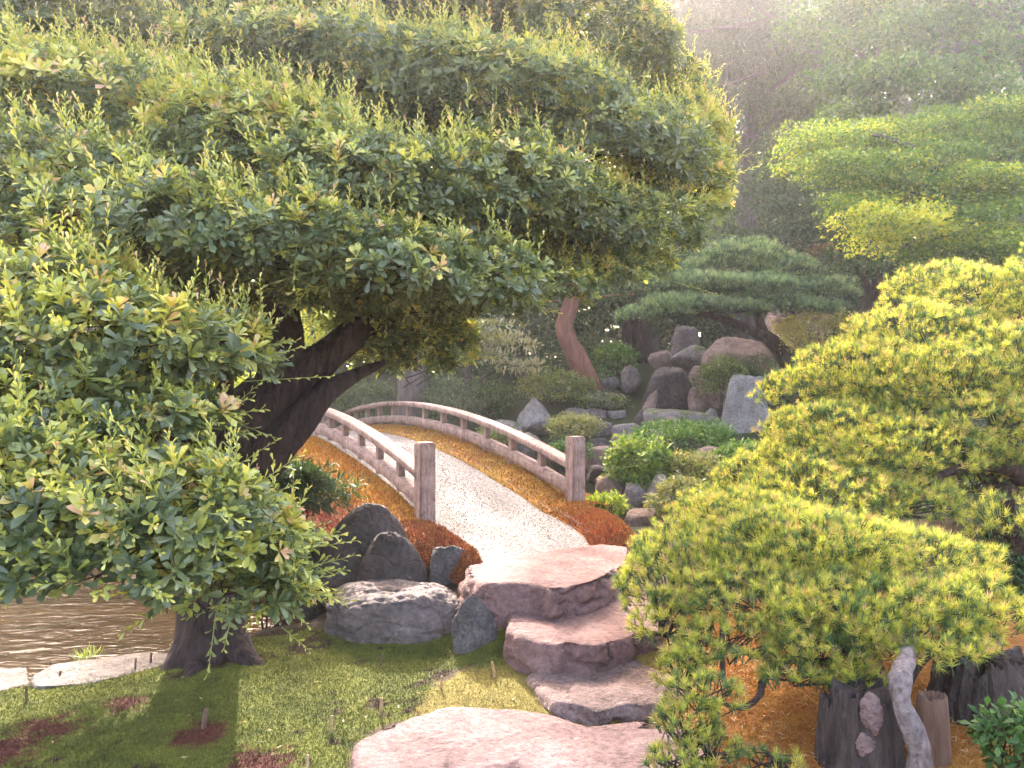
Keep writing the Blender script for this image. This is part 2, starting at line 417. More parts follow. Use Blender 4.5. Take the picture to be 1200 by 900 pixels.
def rosettes(geo, P, A, L, k, tone, wr=.46, th0=25, th1=85, jit=.08):
    n = len(P); A = unit(A); L = np.broadcast_to(L, (n,))
    ph0 = rng.uniform(0, 6.28, n)
    for j in range(k):
        f = (j + .5) / k
        th = np.radians(th0 + (th1 - th0) * f + rng.normal(0, 9, n))
        ph = ph0 + j * 2.4 + rng.normal(0, .25, n)
        D = radial(A, th, ph)
        ll = L * (.65 + .5 * f) * rng.uniform(.8, 1.15, n)
        tn = np.clip(tone + (0.10 * (1 - f) - .04) + rng.normal(0, jit, n), 0, 1)
        stamp(geo, LEAF, LEAF_Q, P + A * (L * .35 * (1 - f))[:, None], D, A + rng.normal(0, .15, (n, 3)), ll, ll * wr, tn)

def stems(geo, P0, P1, r, tone):
    n = len(P0)
    if n == 0: return
    A = unit(P1 - P0); B, C = frame(A); V = []
    for P, s in ((P0, 1.0), (P1, .5)):
        for q in range(3):
            a = q * 2.094
            V.append(P + s * r * (math.cos(a) * B + math.sin(a) * C))
    V = np.stack(V, 1)
    T = np.array([[0, 1, 4, 3], [1, 2, 5, 4], [2, 0, 3, 5]])
    geo.add(V, quad=(np.arange(n)[:, None, None] * 6 + T[None]).reshape(-1, 4), tone=tone)

def shoots(geo, P, A, Ls, k, L, tone):
    """long young shoots: a thin stem with leaves along it and a tuft at its tip"""
    n = len(P); A = unit(A); Ls = np.broadcast_to(Ls, (n,))
    stems(geo, P, P + A * Ls[:, None], .0022, .62)
    ph0 = rng.uniform(0, 6.28, n)
    for j in range(k):
        f = .15 + .85 * j / (k - 1)
        th = np.radians(52 - 26 * f + rng.normal(0, 8, n)); ph = ph0 + j * 2.4 + rng.normal(0, .3, n)
        D = radial(A, th, ph); ll = L * (1.0 - .45 * f) * rng.uniform(.75, 1.2, n)
        tn = np.clip(tone + .22 * (f - .5) + rng.normal(0, .05, n), 0, 1)
        stamp(geo, LEAF, LEAF_Q, P + A * (Ls * f)[:, None], D, A + rng.normal(0, .2, (n, 3)), ll, ll * .42, tn)

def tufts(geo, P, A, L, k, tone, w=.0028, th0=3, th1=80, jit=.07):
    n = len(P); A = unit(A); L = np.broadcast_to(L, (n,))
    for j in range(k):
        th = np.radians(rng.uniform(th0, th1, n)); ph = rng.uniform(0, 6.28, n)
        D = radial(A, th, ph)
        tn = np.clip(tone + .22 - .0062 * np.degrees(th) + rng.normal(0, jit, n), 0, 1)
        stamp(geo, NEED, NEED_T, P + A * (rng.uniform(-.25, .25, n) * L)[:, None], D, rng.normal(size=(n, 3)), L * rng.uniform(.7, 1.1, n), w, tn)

def ell(c, R, n, zmin=-.4, seed=0, rough=.22, r0=.72, freq=2.2):
    """n points in the outer shell of a bumpy ellipsoid, and outward normals"""
    d = unit(rng.normal(size=(int(n * 2.4) + 20, 3)))
    d = d[d[:, 2] > zmin][:n]
    m = 1 + rough * fbm(d, freq, seed)
    R = np.asarray(R); s = rng.uniform(r0, 1.0, len(d)) ** .6
    return np.asarray(c) + d * R * (m * s)[:, None], unit(d / R)

def padw(px, py, Y, rx, ry, dr=.8):
    return at(px, py, Y), np.array([rx / F * Y, dr * rx / F * Y, ry / F * Y])

def tube(geo, pts, radii, seg=12, sub=6, rough=.12, seed=0, tone=.5):
    pts = np.asarray(pts, float); radii = np.asarray(radii, float)
    k = len(pts); E = np.vstack([2 * pts[0] - pts[1], pts, 2 * pts[-1] - pts[-2]])
    C = []; Rr = []
    for i in range(k - 1):
        for t in np.linspace(0, 1, sub, endpoint=False):
            p0, p1, p2, p3 = E[i:i + 4]
            C.append(.5 * ((2 * p1) + (p2 - p0) * t + (2 * p0 - 5 * p1 + 4 * p2 - p3) * t * t + (3 * p1 - p0 - 3 * p2 + p3) * t ** 3))
            Rr.append(radii[i] * (1 - t) + radii[i + 1] * t)
    C.append(pts[-1]); Rr.append(radii[-1]); C = np.array(C); Rr = np.array(Rr)
    T = unit(np.gradient(C, axis=0)); n = len(C)
    B = unit(np.cross(T[0], [0.3, 1, .2])[None])[0]; V = np.empty((n, seg, 3))
    a = np.arange(seg) / seg * 2 * math.pi
    for i in range(n):
        B = B - T[i] * (B @ T[i]); B /= np.linalg.norm(B); Cc = np.cross(T[i], B)
        V[i] = C[i] + Rr[i] * (np.cos(a)[:, None] * B + np.sin(a)[:, None] * Cc)
    ctr = np.repeat(C, seg, 0); F_ = V.reshape(-1, 3)
    rr = np.repeat(Rr, seg)
    nz = fbm(F_ / max(Rr.mean(), .02) * np.array([1, 1, .5]), .7, seed, 3)
    F_ = ctr + (F_ - ctr) * (1 + rough * nz)[:, None]
    i2 = np.arange(n * seg).reshape(n, seg); nx = np.roll(i2, -1, 1)
    q = np.stack([i2[:-1], nx[:-1], nx[1:], i2[1:]], -1).reshape(-1, 4)
    Vv = np.vstack([F_, C[-1:] + T[-1] * Rr[-1] * .5, C[:1]])
    tip = n * seg; tr = np.stack([i2[-1], nx[-1], np.full(seg, tip)], -1)
    tr0 = np.stack([nx[0], i2[0], np.full(seg, tip + 1)], -1)
    geo.add(Vv, tri=np.vstack([tr, tr0]), quad=q, tone=tone)

def limb(geo, spec, seed=0, seg=12, rough=.12):
    """spec: list of (px, py, Y, radius)"""
    tube(geo, [at(*s[:3]) for s in spec], [s[3] for s in spec], seg, 6, rough, seed)

# ------------------------------------------------------------------ rocks
_ico = {}
def ico(sub):
    if sub not in _ico:
        b = bmesh.new(); bmesh.ops.create_icosphere(b, subdivisions=sub, radius=1)
        _ico[sub] = (np.array([v.co[:] for v in b.verts]), np.array([[v.index for v in f.verts] for f in b.faces])); b.free()
    return _ico[sub]

def rock_geo(c, dims, seed, cuts=14, sub=5, rough=.10, p=22, freq=1.6, taper=0, top=None, lean=(0, 0), rz=0, block=0):
    d, f = ico(sub); r_ = np.random.default_rng(seed)
    n = unit(r_.normal(size=(cuts, 3))); h = r_.uniform(.62, .92, cuts)
    acc = np.ones(len(d))
    if top is not None: n = np.vstack([n, [[.06, -.08, 1]]]); n = unit(n); h = np.append(h, top)
    if block:
        ax = np.vstack([np.eye(3), -np.eye(3)]); ax = unit(ax + r_.normal(0, .16, ax.shape))
        n = np.vstack([n * 1.0, ax]); h = np.append(np.minimum(h + .2, 1), r_.uniform(block - .06, block + .06, 6))
    for k in range(len(n)):
        acc += (np.maximum(d @ n[k], 0) / h[k]) ** p
    R = acc ** (-1 / p)
    R = R * (1 + rough * fbm(d, freq, seed, 8, .64))
    R = R * (1 - .055 * np.clip(1 - np.abs(fbm(d, freq * 1.3, seed + 50, 4)) * 7, 0, 1) ** 1.5 - .018 * np.abs(fbm(d, freq * 5, seed + 60, 3)))
    V = d * R[:, None]
    V /= np.abs(V).max(0)
    if taper: V[:, :2] *= (1 - taper * (V[:, 2:3] * .5 + .5))
    V = V * dims
    V[:, 0] += lean[0] * (V[:, 2] + dims[2]); V[:, 1] += lean[1] * (V[:, 2] + dims[2])
    if rz:
        cs, sn = math.cos(rz), math.sin(rz); V[:, :2] = V[:, :2] @ np.array([[cs, sn], [-sn, cs]])
    g = Geo(); g.add(V + c, tri=f)
    return g

def rock(name, label, x0, x1, yt, yb, Y, mat, seed, depth=.9, group=None, cat='rock', bury=.3, **kw):
    """boulder whose front silhouette fills the pixel box at depth Y"""
    hw = (x1 - x0) / 2 / F * Y; zt = EYE + (450 - yt) / F * Y; zb = EYE + (450 - yb) / F * Y
    zb -= bury * (zt - zb)
    c = np.array([((x0 + x1) / 2 - 600) / F * Y, Y + hw * depth * .3, (zt + zb) / 2])
    g = rock_geo(np.zeros(3), np.array([hw, hw * depth, (zt - zb) / 2]), seed, **kw)
    o = g.build(name, M[mat], smooth=True); o.location = Vector(c)
    return tag(o, label, cat, group)

def slab(name, label, top_px, z, z0, mat, seed, cat='stepping stone', amp=.012, group='stepping stones up to the bridge', tilt=(0, 0), edge=.02, bulge=.03):
    """flat stone: plan outline from pixels on the plane z, thickness down to z0"""
    poly = np.array([ground_xy(px, py, z) for px, py in top_px])
    c = poly.mean(0); ang = np.arctan2(poly[:, 1] - c[1], poly[:, 0] - c[0]); o = np.argsort(ang)
    poly = poly[o]; n = 160; A = np.linspace(-math.pi, math.pi, n, endpoint=False); Rr = np.empty(n)
    for i, a in enumerate(A):
        dx, dy = math.cos(a), math.sin(a); best = .1
        for k in range(len(poly)):
            p = poly[k] - c; q = poly[(k + 1) % len(poly)] - c; e = q - p
            den = dx * e[1] - dy * e[0]
            if abs(den) < 1e-9: continue
            t = (p[0] * e[1] - p[1] * e[0]) / den; u = (p[0] * dy - p[1] * dx) / den
            if t > 0 and -1e-6 <= u <= 1 + 1e-6: best = max(best, t)
        Rr[i] = best
    ker = np.array([1, 2, 1, .0, .0]); ker = np.array([0, 1, 2, 1, 0.]); ker /= ker.sum()
    Rr = np.convolve(np.r_[Rr[-2:], Rr, Rr[:2]], ker, 'valid')
    Rr *= 1 + .05 * fbm(np.c_[np.cos(A), np.sin(A), 0 * A] * 2, 1.8, seed, 6, .65)
    dr = np.c_[np.cos(A), np.sin(A)]
    rings = []
    for s in np.linspace(.06, 1, 36):
        xy = dr * (Rr * s)[:, None]
        dd = Rr * (1 - s)
        zz = -np.maximum(0, edge - dd) ** 2 / edge * .8
        rings.append(np.c_[xy, zz])
    H = z - z0
    for t in np.linspace(.04, 1, 26):
        xy = dr * (Rr + bulge * math.sin(t * 2.2) - .02 * t)[:, None]
        rings.append(np.c_[xy, np.full(n, -edge * .8 - t * (H - edge * .8))])
    V = np.concatenate(rings); nr = len(rings)
    big = fbm(np.c_[V[:, :2], V[:, 2]], 1.6, seed, 6, .6)
    isTop = np.repeat(np.arange(nr) < 34, n)
    crk = np.clip(1 - np.abs(fbm(V * np.array([1, 1, .3]), 2.2, seed + 3, 4)) * 12, 0, 1)
    V[:, 2] += np.where(isTop, amp * 2.2, amp * .8) * big - isTop * crk * amp * .3
    sgn = np.where(isTop, 0, 1)
    side = fbm(V * np.array([1, 1, 1.4]), 3.0, seed + 5, 6, .65) - 1.1 * np.clip(1 - np.abs(fbm(V, 4.0, seed + 9, 3)) * 9, 0, 1)
    rad = unit(np.c_[V[:, :2], np.zeros(len(V))])
    V += rad * (sgn * side * .035)[:, None]
    V[:, 2] += tilt[0] * V[:, 0] + tilt[1] * V[:, 1]
    i2 = np.arange(nr * n).reshape(nr, n); nx = np.roll(i2, -1, 1)
    q = np.stack([i2[:-1], i2[1:], nx[1:], nx[:-1]], -1).reshape(-1, 4)
    V = np.vstack([V, [[0, 0, V[:n, 2].mean()]]]); tr = np.stack([i2[0], nx[0], np.full(n, nr * n)], -1)
    g = Geo(); g.add(V, tri=tr, quad=q)
    ob = g.build(name, M[mat], smooth=True); ob.location = (c[0], c[1], z)
    return tag(ob, label, cat, group)

# ------------------------------------------------------------------ stepping stones
slab('stepping_stone', 'broad flat pink stepping stone closest to the bottom edge, set in moss', [(405, 925), (415, 868), (450, 850), (520, 828), (600, 830), (640, 834), (690, 850), (725, 856), (790, 842), (830, 850), (850, 925), (640, 960)], .06, -.12, 'stone_pink', 3, amp=.006, bulge=.03)
slab('stepping_stone', 'rough pitted grey-pink stepping stone between pine needles and yellow moss', [(620, 788), (650, 774), (720, 768), (785, 772), (805, 792), (780, 828), (700, 838), (645, 826)], .085, -.1, 'stone_rough', 8, amp=.026, bulge=.03, edge=.03)
slab('stepping_stone', 'thick pink step stone with dark undercut front, second below the bridge', [(592, 735), (598, 716), (640, 704), (700, 697), (750, 698), (780, 712), (770, 735), (700, 752), (640, 750), (610, 744)], .25, .02, 'stone_pink', 14, amp=.012, tilt=(0, .04))
slab('stepping_stone', 'long pink step stone at the end of the gravel path', [(542, 664), (580, 655), (650, 645), (700, 638), (738, 640), (735, 660), (700, 680), (650, 692), (620, 684), (575, 686), (550, 678)], .41, .12, 'stone_pink', 19, amp=.012, bulge=.07)

# dark boulders left of the steps
rock('boulder', 'tall dark rounded boulder beside the left bridge post', 362, 500, 592, 705, 5.35, 'stone_dark', 41, depth=.8, group='dark boulders beside the steps', cat='boulder', cuts=9, p=12, rough=.1, taper=.3, sub=6)
rock('boulder', 'dark rounded boulder bulging in front of the tallest one', 415, 500, 622, 705, 5.15, 'stone_dark', 47, depth=.7, group='dark boulders beside the steps', cat='boulder', cuts=8, p=12, sub=6)
rock('boulder', 'broad flat-topped grey boulder lying on the green moss edge', 378, 548, 682, 760, 4.75, 'stone_flat', 52, depth=.65, group='dark boulders beside the steps', cat='boulder', cuts=14, top=.6, p=24, block=.8, rough=.17, sub=6)
rock('boulder', 'small pointed blue-grey rock beside the flat-topped boulder', 514, 597, 697, 764, 4.42, 'stone_blue', 61, depth=.6, group='dark boulders beside the steps', cat='boulder', cuts=11, taper=.62, p=16, sub=6)
rock('boulder', 'small upright grey boulder next to the long pink step', 502, 550, 638, 695, 5.25, 'stone_blue', 66, depth=.8, group='dark boulders beside the steps', cat='boulder', cuts=12, p=20, block=.66, sub=6)
rock('boulder', 'shadowed boulder half hidden by the tree behind the tall dark one', 330, 400, 620, 705, 5.7, 'stone_dark', 68, depth=.9, group='dark boulders beside the steps', cat='boulder', cuts=8, sub=6)

# pond edge stones
slab('pond_edge_stone', 'long pale flat stone lying along the pond edge', [(36, 792), (60, 778), (100, 772), (160, 764), (215, 762), (212, 772), (180, 783), (120, 797), (60, 805), (38, 806)], .05, -.35, 'stone_edge', 71, 'edging stone', amp=.012, group='pale stones along the pond edge', bulge=.02)
slab('pond_edge_stone', 'pale edging stone cut off by the left edge of view', [(-70, 800), (-30, 782), (10, 780), (33, 781), (36, 800), (10, 812), (-40, 822)], .02, -.35, 'stone_edge', 75, 'edging stone', amp=.02, group='pale stones along the pond edge', bulge=.02)
rock('pond_rock', 'grey rock standing in the pond by the left edge', -30, 22, 672, 716, 7.3, 'stone_blue', 81, group='rocks on the far pond shore')
rock('pond_rock', 'low mossy rock on the far pond shore', 15, 60, 690, 712, 7.2, 'stone_moss', 82, group='rocks on the far pond shore')
rock('pond_rock', 'dark wet rock at the foot of the mossy one in the pond', 20, 110, 684, 706, 7.8, 'stone_dark', 83, group='rocks on the far pond shore')

# rocks of the far bank
FB = 'rocks of the far bank'
rock('rock', 'large square dark boulder beside the red wedge rock', 748, 814, 429, 482, 12.0, 'stone_dark', 101, group=FB, cuts=10, p=14, depth=.8, block=.66)
rock('rock', 'leaning red-brown wedge rock beside the square dark boulder', 732, 764, 450, 508, 11.6, 'stone_red', 104, group=FB, cuts=8, taper=.7, lean=(.3, 0))
rock('rock', 'long flat-topped mossy rock under the square dark boulder', 752, 838, 477, 520, 11.1, 'stone_moss', 109, group=FB, cuts=9, top=.55, p=14, block=.66)
rock('rock', 'tall pale slab leaning upright beside the yellow pine', 836, 904, 430, 520, 10.5, 'stone_white', 113, group=FB, cuts=8, depth=.4, p=20, taper=.12, lean=(.12, .1), block=.66)
rock('rock', 'big red-brown rock outcrop under the leaning pine', 818, 912, 388, 480, 12.0, 'stone_red', 118, group=FB, cuts=11, depth=.7, block=.66)
rock('rock', 'tall grey standing stone behind the boulders', 783, 829, 374, 440, 13.6, 'stone_flat', 121, group=FB, cuts=8, depth=.5, taper=.25, p=12, block=.66)
rock('rock', 'pale pyramid-shaped rock behind the right bridge rail', 596, 658, 465, 506, 11.6, 'stone_white', 127, group=FB, cuts=12, taper=.65, p=14)
rock('rock', 'low dark rock at the left foot of the pale pyramid rock', 570, 612, 492, 512, 11.4, 'stone_moss', 128, group=FB)
for i, (x0, x1, yt, yb, Y, mt, lb) in enumerate([
    (690, 722, 493, 514, 11.4, 'stone_flat', 'highest of the flat dark ledges behind the right bridge post'),
    (686, 716, 511, 528, 10.6, 'stone_flat', 'thin grey ledge stone just above the right bridge post'),
    (686, 724, 523, 548, 9.8, 'stone_red', 'brown ledge stone right of the top of the right bridge post'),
    (688, 722, 544, 566, 9.0, 'stone_dark', 'small dark stone beside the right bridge post'),
    (696, 736, 559, 592, 8.2, 'stone_red', 'pinkish rounded rock beside the right post under the bright shrub'),
    (694, 740, 556, 574, 8.6, 'stone_red', 'flat orange-tinted stone above the pinkish rounded rock'),
    (724, 786, 597, 640, 7.4, 'stone_red', 'low dull pink-brown rock next to the orange moss mound'),
    (814, 852, 521, 553, 8.9, 'stone_rough', 'small pale rounded rock among the green ground cover'),
    (758, 796, 498, 530, 10.2, 'stone_white', 'lichen-grey rock right behind the bright round shrub'),
    (754, 796, 556, 604, 7.9, 'stone_white', 'light lichen-covered rock in shade under the shrubs'),
    (716, 752, 496, 518, 10.8, 'stone_moss', 'flat mossy slab below the red wedge rock'),
    (806, 824, 453, 480, 11.6, 'stone_red', 'small brown stone wedged right of the square dark boulder'),
    (684, 708, 456, 478, 12.8, 'stone_moss', 'upper left block of the low stone wall'),
    (706, 736, 460, 480, 12.6, 'stone_flat', 'upper right block of the low stone wall'),
    (688, 716, 476, 497, 12.2, 'stone_flat', 'lower left block of the low stone wall'),
    (712, 738, 478, 498, 12.1, 'stone_moss', 'lower right block of the low stone wall'),
    (680, 700, 428, 462, 13.2, 'stone_rough', 'pale stone at the foot of the curved red trunk'),
    (900, 968, 354, 392, 12.4, 'stone_rough', 'pale flat slab behind the brownish clipped shrub'),
    (786, 838, 404, 430, 12.9, 'stone_moss', 'mossy rock below the tall grey standing stone'),
    (726, 752, 428, 456, 13.0, 'stone_flat', 'grey rock on the slope just left of the square dark boulder'),
    (700, 728, 440, 460, 13.2, 'stone_blue', 'small grey rock between the curved red trunk and the stone wall'),
    (734, 760, 504, 528, 10.4, 'stone_red', 'brown rock between the ledges and the bright round shrub'),
    (738, 766, 520, 546, 9.6, 'stone_moss', 'mossy rock tucked behind the left side of the bright round shrub'),
    (796, 836, 508, 532, 9.9, 'stone_blue', 'grey rock below the right end of the long flat-topped rock'),
    (822, 846, 478, 508, 11.0, 'stone_moss', 'narrow mossy rock against the left side of the tall pale slab'),
    (640, 676, 520, 548, 9.8, 'stone_blue', 'grey stone seen under the right rail near its post'),
    (600, 640, 506, 530, 10.6, 'stone_moss', 'mossy stone seen under the middle of the right rail'),
    (664, 690, 496, 516, 11.2, 'stone_dark', 'dark stone behind the low flat azalea'),
    (868, 912, 446, 480, 11.9, 'stone_flat', 'grey lower block of the red-brown outcrop'),
    (806, 834, 428, 456, 12.4, 'stone_red', 'brown lump at the left foot of the red-brown outcrop'),
    (724, 760, 566, 598, 8.0, 'stone_moss', 'mossy stone at the shaded foot of the bright round shrub'),
    (786, 822, 556, 588, 8.2, 'stone_rough', 'pale rock among the yellow-green low shrubs'),
    (768, 800, 486, 506, 10.9, 'stone_rough', 'jagged tan rock in front of the long flat-topped rock'),
    (742, 770, 478, 500, 11.3, 'stone_dark', 'dark jagged stone at the right foot of the red wedge rock'),
    (716, 738, 508, 524, 10.3, 'stone_rough', 'tan stone on the ledges left of the bright round shrub'),
    (658, 690, 476, 498, 11.9, 'stone_blue', 'jagged grey rock just right of the pale pyramid rock'),
    (704, 728, 580, 600, 7.8, 'stone_rough', 'small tan stone right of the foot of the right bridge post'),
    (770, 800, 590, 616, 7.3, 'stone_moss', 'mossy stone under the left edge of the yellow pine'),
    (872, 904, 404, 428, 12.2, 'stone_blue', 'grey rock on top of the outcrop beside the leaning pine trunk'),
    (760, 790, 408, 432, 13.0, 'stone_rough', 'tan rock above the square dark boulder'),
]):
    rock('rock', lb, x0, x1, yt, yb, Y, mt, 140 + i * 3, group=FB, cuts=13, sub=4, p=20, top=.7 if i < 4 else None, block=.68 if i in (0, 1, 2, 3, 10, 12, 13, 14, 15, 17) else 0)

# ------------------------------------------------------------------ bridge
H2 = np.array([-.485, .875]); H2 /= np.linalg.norm(H2); N2 = np.array([H2[1], -H2[0]])
C0 = np.array([-.07, 6.8])
def zrail(t): return .855 + .231 * t - .02724 * t * t
def zdeck(t):
    t = np.asarray(t, float)
    return np.where(t < 0, .435 + .01 * t, zrail(np.clip(t, 0, 8.5)) - .42)
def bw(t, n, z): 
    p = C0 + H2 * t + N2 * n
    return np.array([p[0], p[1], z])

def sweep(ts, n, zf, w, h, name, mat, parent):
    """beam of width w (across) and height h following a curve in the bridge's frame; bevelled section"""
    b = .12 * min(w, h)
    sec = np.array([(-w / 2 + b, -h / 2), (w / 2 - b, -h / 2), (w / 2, -h / 2 + b), (w / 2, h / 2 - b), (w / 2 - b, h / 2), (-w / 2 + b, h / 2), (-w / 2, h / 2 - b), (-w / 2, -h / 2 + b)])
    V = []; G = []
    for t in ts:
        z0 = zf(t)
        for a, c in sec:
            V.append(bw(t, n + a, z0 + c)); G.append((t, a, c))
    k = 8; m_ = len(ts); i2 = np.arange(m_ * k).reshape(m_, k); nx = np.roll(i2, -1, 1)
    g = Geo(); g.add(np.array(V), quad=np.stack([i2[:-1], nx[:-1], nx[1:], i2[1:]], -1).reshape(-1, 4))
    base = m_ * k
    for r in (i2[0], i2[-1]):
        for q in range(1, 7): g.T.append(np.array([[r[0], r[q], r[q + 1]]]))
    return g.build(name, mat, parent), np.array(G)

def set_grain(o, G):
    a = o.data.attributes.new('grain', 'FLOAT_VECTOR', 'POINT'); a.data.foreach_set('vector', np.asarray(G, np.float32).ravel())
    bm = bmesh.new(); bm.from_mesh(o.data); bmesh.ops.recalc_face_normals(bm, faces=bm.faces[:]); bm.to_mesh(o.data); bm.free()

def box_mesh(name, w, d, h, bev=.008, cham=0.0, seed=0):
    bm = bmesh.new(); bmesh.ops.create_cube(bm, size=1)
    for v in bm.verts:
        v.co.x *= w; v.co.y *= d; v.co.z = (v.co.z + .5) * h
    bmesh.ops.bevel(bm, geom=bm.edges[:], offset=bev, segments=2, affect='EDGES')
    me = bpy.data.meshes.new(name); bm.to_mesh(me); bm.free()
    co = np.array([v.co[:] for v in me.vertices])
    a = me.attributes.new('grain', 'FLOAT_VECTOR', 'POINT'); a.data.foreach_set('vector', (co[:, [2, 0, 1]] + seed).astype(np.float32).ravel())
    return me

RN, LN = .755, -.755
bridge = thing('arched_bridge', 'arched garden bridge with weathered wooden rails over the pond', 'bridge', (C0[0], C0[1], 0))
BLR = bridge.location
def bpart(name, me, loc, rz, mat):
    if not me.materials: me.materials.append(mat)
    o = bpy.data.objects.new(name, me); COL.objects.link(o); o.parent = bridge
    o.location = Vector(loc) - BLR; o.rotation_euler = (0, 0, rz)
    return o
rz = math.atan2(N2[1], N2[0])
post_me = box_mesh('post', .142, .142, 1.0, .012)
for n_, t_, top in ((RN, 0, 1.112), (LN, 0, 1.112), (RN, 8.5, 1.1), (LN, 8.5, 1.1)):
    bpart('post', post_me, bw(t_, n_, top - 1.0), rz, M['wood'])
TS = np.linspace(.02, 8.48, 60)
for n_ in (RN, LN):
    o, G = sweep(TS, n_, lambda t: zrail(t) - .025, .145, .062, 'top_rail', M['wood'], bridge); set_grain(o, G + n_)
    o, G = sweep(TS, n_, lambda t: zrail(t) - .255, .10, .11, 'lower_rail', M['wood'], bridge); set_grain(o, G + 3 * n_)
bal_me = box_mesh('baluster', .062, .075, .30, .006, seed=2)
for n_, sp in ((RN, .605), (LN, .565)):
    k = 1
    while k * sp < 8.3:
        bpart('baluster', bal_me, bw(k * sp, n_, zrail(k * sp) - .345), rz + rng.normal(0, .015), M['wood']); k += 1
for n_ in (1.12, -1.74):
    o, G = sweep(np.linspace(-.1, 8.6, 50), n_, lambda t: zdeck(t) - (.42 if n_ < 0 else .3), .12, .22, 'side_beam', M['wood_beam'], bridge); set_grain(o, G)
deckbeam, G = sweep(np.linspace(-.3, 8.8, 40), -.24, lambda t: zdeck(t) - .36, 2.6, .16, 'deck', M['wood_beam'], bridge); set_grain(deckbeam, G)
pile_me = box_mesh('pile', .13, .13, 1.6, .01, seed=5)
for n_ in (.95, -1.73):
    for t_ in (1.05, 3.1, 5.4, 7.4):
        bpart('pile', pile_me, bw(t_, n_, float(zdeck(t_)) - .42 - 1.6), rz, M['wood_beam'])

# gravel path: flares from the step stone, then runs over the bridge
def strip_edges(ts):
    L = []; R = []
    kl = [(-1.62, -.95), (-1.35, -.93), (-.9, -.84), (-.3, -.74), (.3, -.70), (9.5, -.70)]; kr = [(-1.62, .0), (-1.35, .02), (-1.0, .16), (-.6, .30), (-.13, .41), (.4, .44), (9.5, .44)]
    l = np.interp(ts, *zip(*kl)); r = np.interp(ts, *zip(*kr))
    w = fbm(np.c_[ts, ts * 0, ts * 0], 3, 91) * .02; w2 = fbm(np.c_[ts, ts * 0 + 5, ts * 0], 3, 92) * .02
    return l + w, r + w2
ts = np.linspace(-1.62, 9.4, 160); l, r = strip_edges(ts); V = []
for i, t in enumerate(ts):
    for f in np.linspace(0, 1, 13):
        n_ = l[i] * (1 - f) + r[i] * f
        V.append(bw(t, n_, float(zdeck(t)) + .015 * math.sin(f * math.pi) - .01 - .07 * min(1, max(0, (-1.1 - t) / .25))))
i2 = np.arange(len(ts) * 13).reshape(len(ts), 13)
g = Geo(); g.add(np.array(V), quad=np.stack([i2[:-1, :-1], i2[:-1, 1:], i2[1:, 1:], i2[1:, :-1]], -1).reshape(-1, 4))
tag(g.build('gravel_path', M['gravel'], smooth=True), kind='structure')
# loose gravel on it
n_ = 14000; ti = rng.uniform(-1.12, 4.5, n_) ; l, r = strip_edges(ti); f = np.clip(rng.uniform(-.05, 1.05, n_) + rng.normal(0, .012, n_), -.12, 1.12)
nn = l * (1 - f) + r * f
P = np.c_[C0 + H2 * ti[:, None] + N2 * nn[:, None], zdeck(ti) + .015 * np.sin(np.clip(f, 0, 1) * math.pi) - .008 + .05 * ((f < 0) | (f > 1))]
g = Geo(); OCT = np.array([[1, 0, 0], [-1, 0, 0], [0, 1, 0], [0, -1, 0], [0, 0, 1], [0, 0, -.3]], float)
OT = np.array([[0, 2, 4], [2, 1, 4], [1, 3, 4], [3, 0, 4], [2, 0, 5], [1, 2, 5], [3, 1, 5], [0, 3, 5]])
sc = rng.uniform(.003, .0065, (n_, 1, 3)) * np.array([1, 1, .7])
Vv = P[:, None, :] + OCT[None] * sc + rng.normal(0, .0012, (n_, 6, 3))
gc = np.array([.32, .30, .28]) * rng.uniform(.45, 1.3, (n_, 1)); 
g.add(Vv, tri=(np.arange(n_)[:, None, None] * 6 + OT[None]).reshape(-1, 3), col=np.repeat(gc, 6, 0))
tag(g.build('loose_gravel', M['moss']), kind='stuff')

# ------------------------------------------------------------------ moss: cushions of short sprigs
def sprigs(geo, P, U, h, w, colr, spread=.5):
    n = len(P)
    D = unit(U + rng.normal(0, spread, (n, 3)))
    Sx = unit(np.cross(D, rng.normal(size=(n, 3)))) * np.broadcast_to(w, (n,))[:, None] * .5
    hh = np.broadcast_to(h, (n,)) * rng.uniform(.6, 1.3, n)
    V = np.stack([P - Sx, P + Sx, P + D * hh[:, None]], 1)
    geo.add(V, tri=np.arange(n * 3).reshape(n, 3), col=np.repeat(colr, 3, 0))

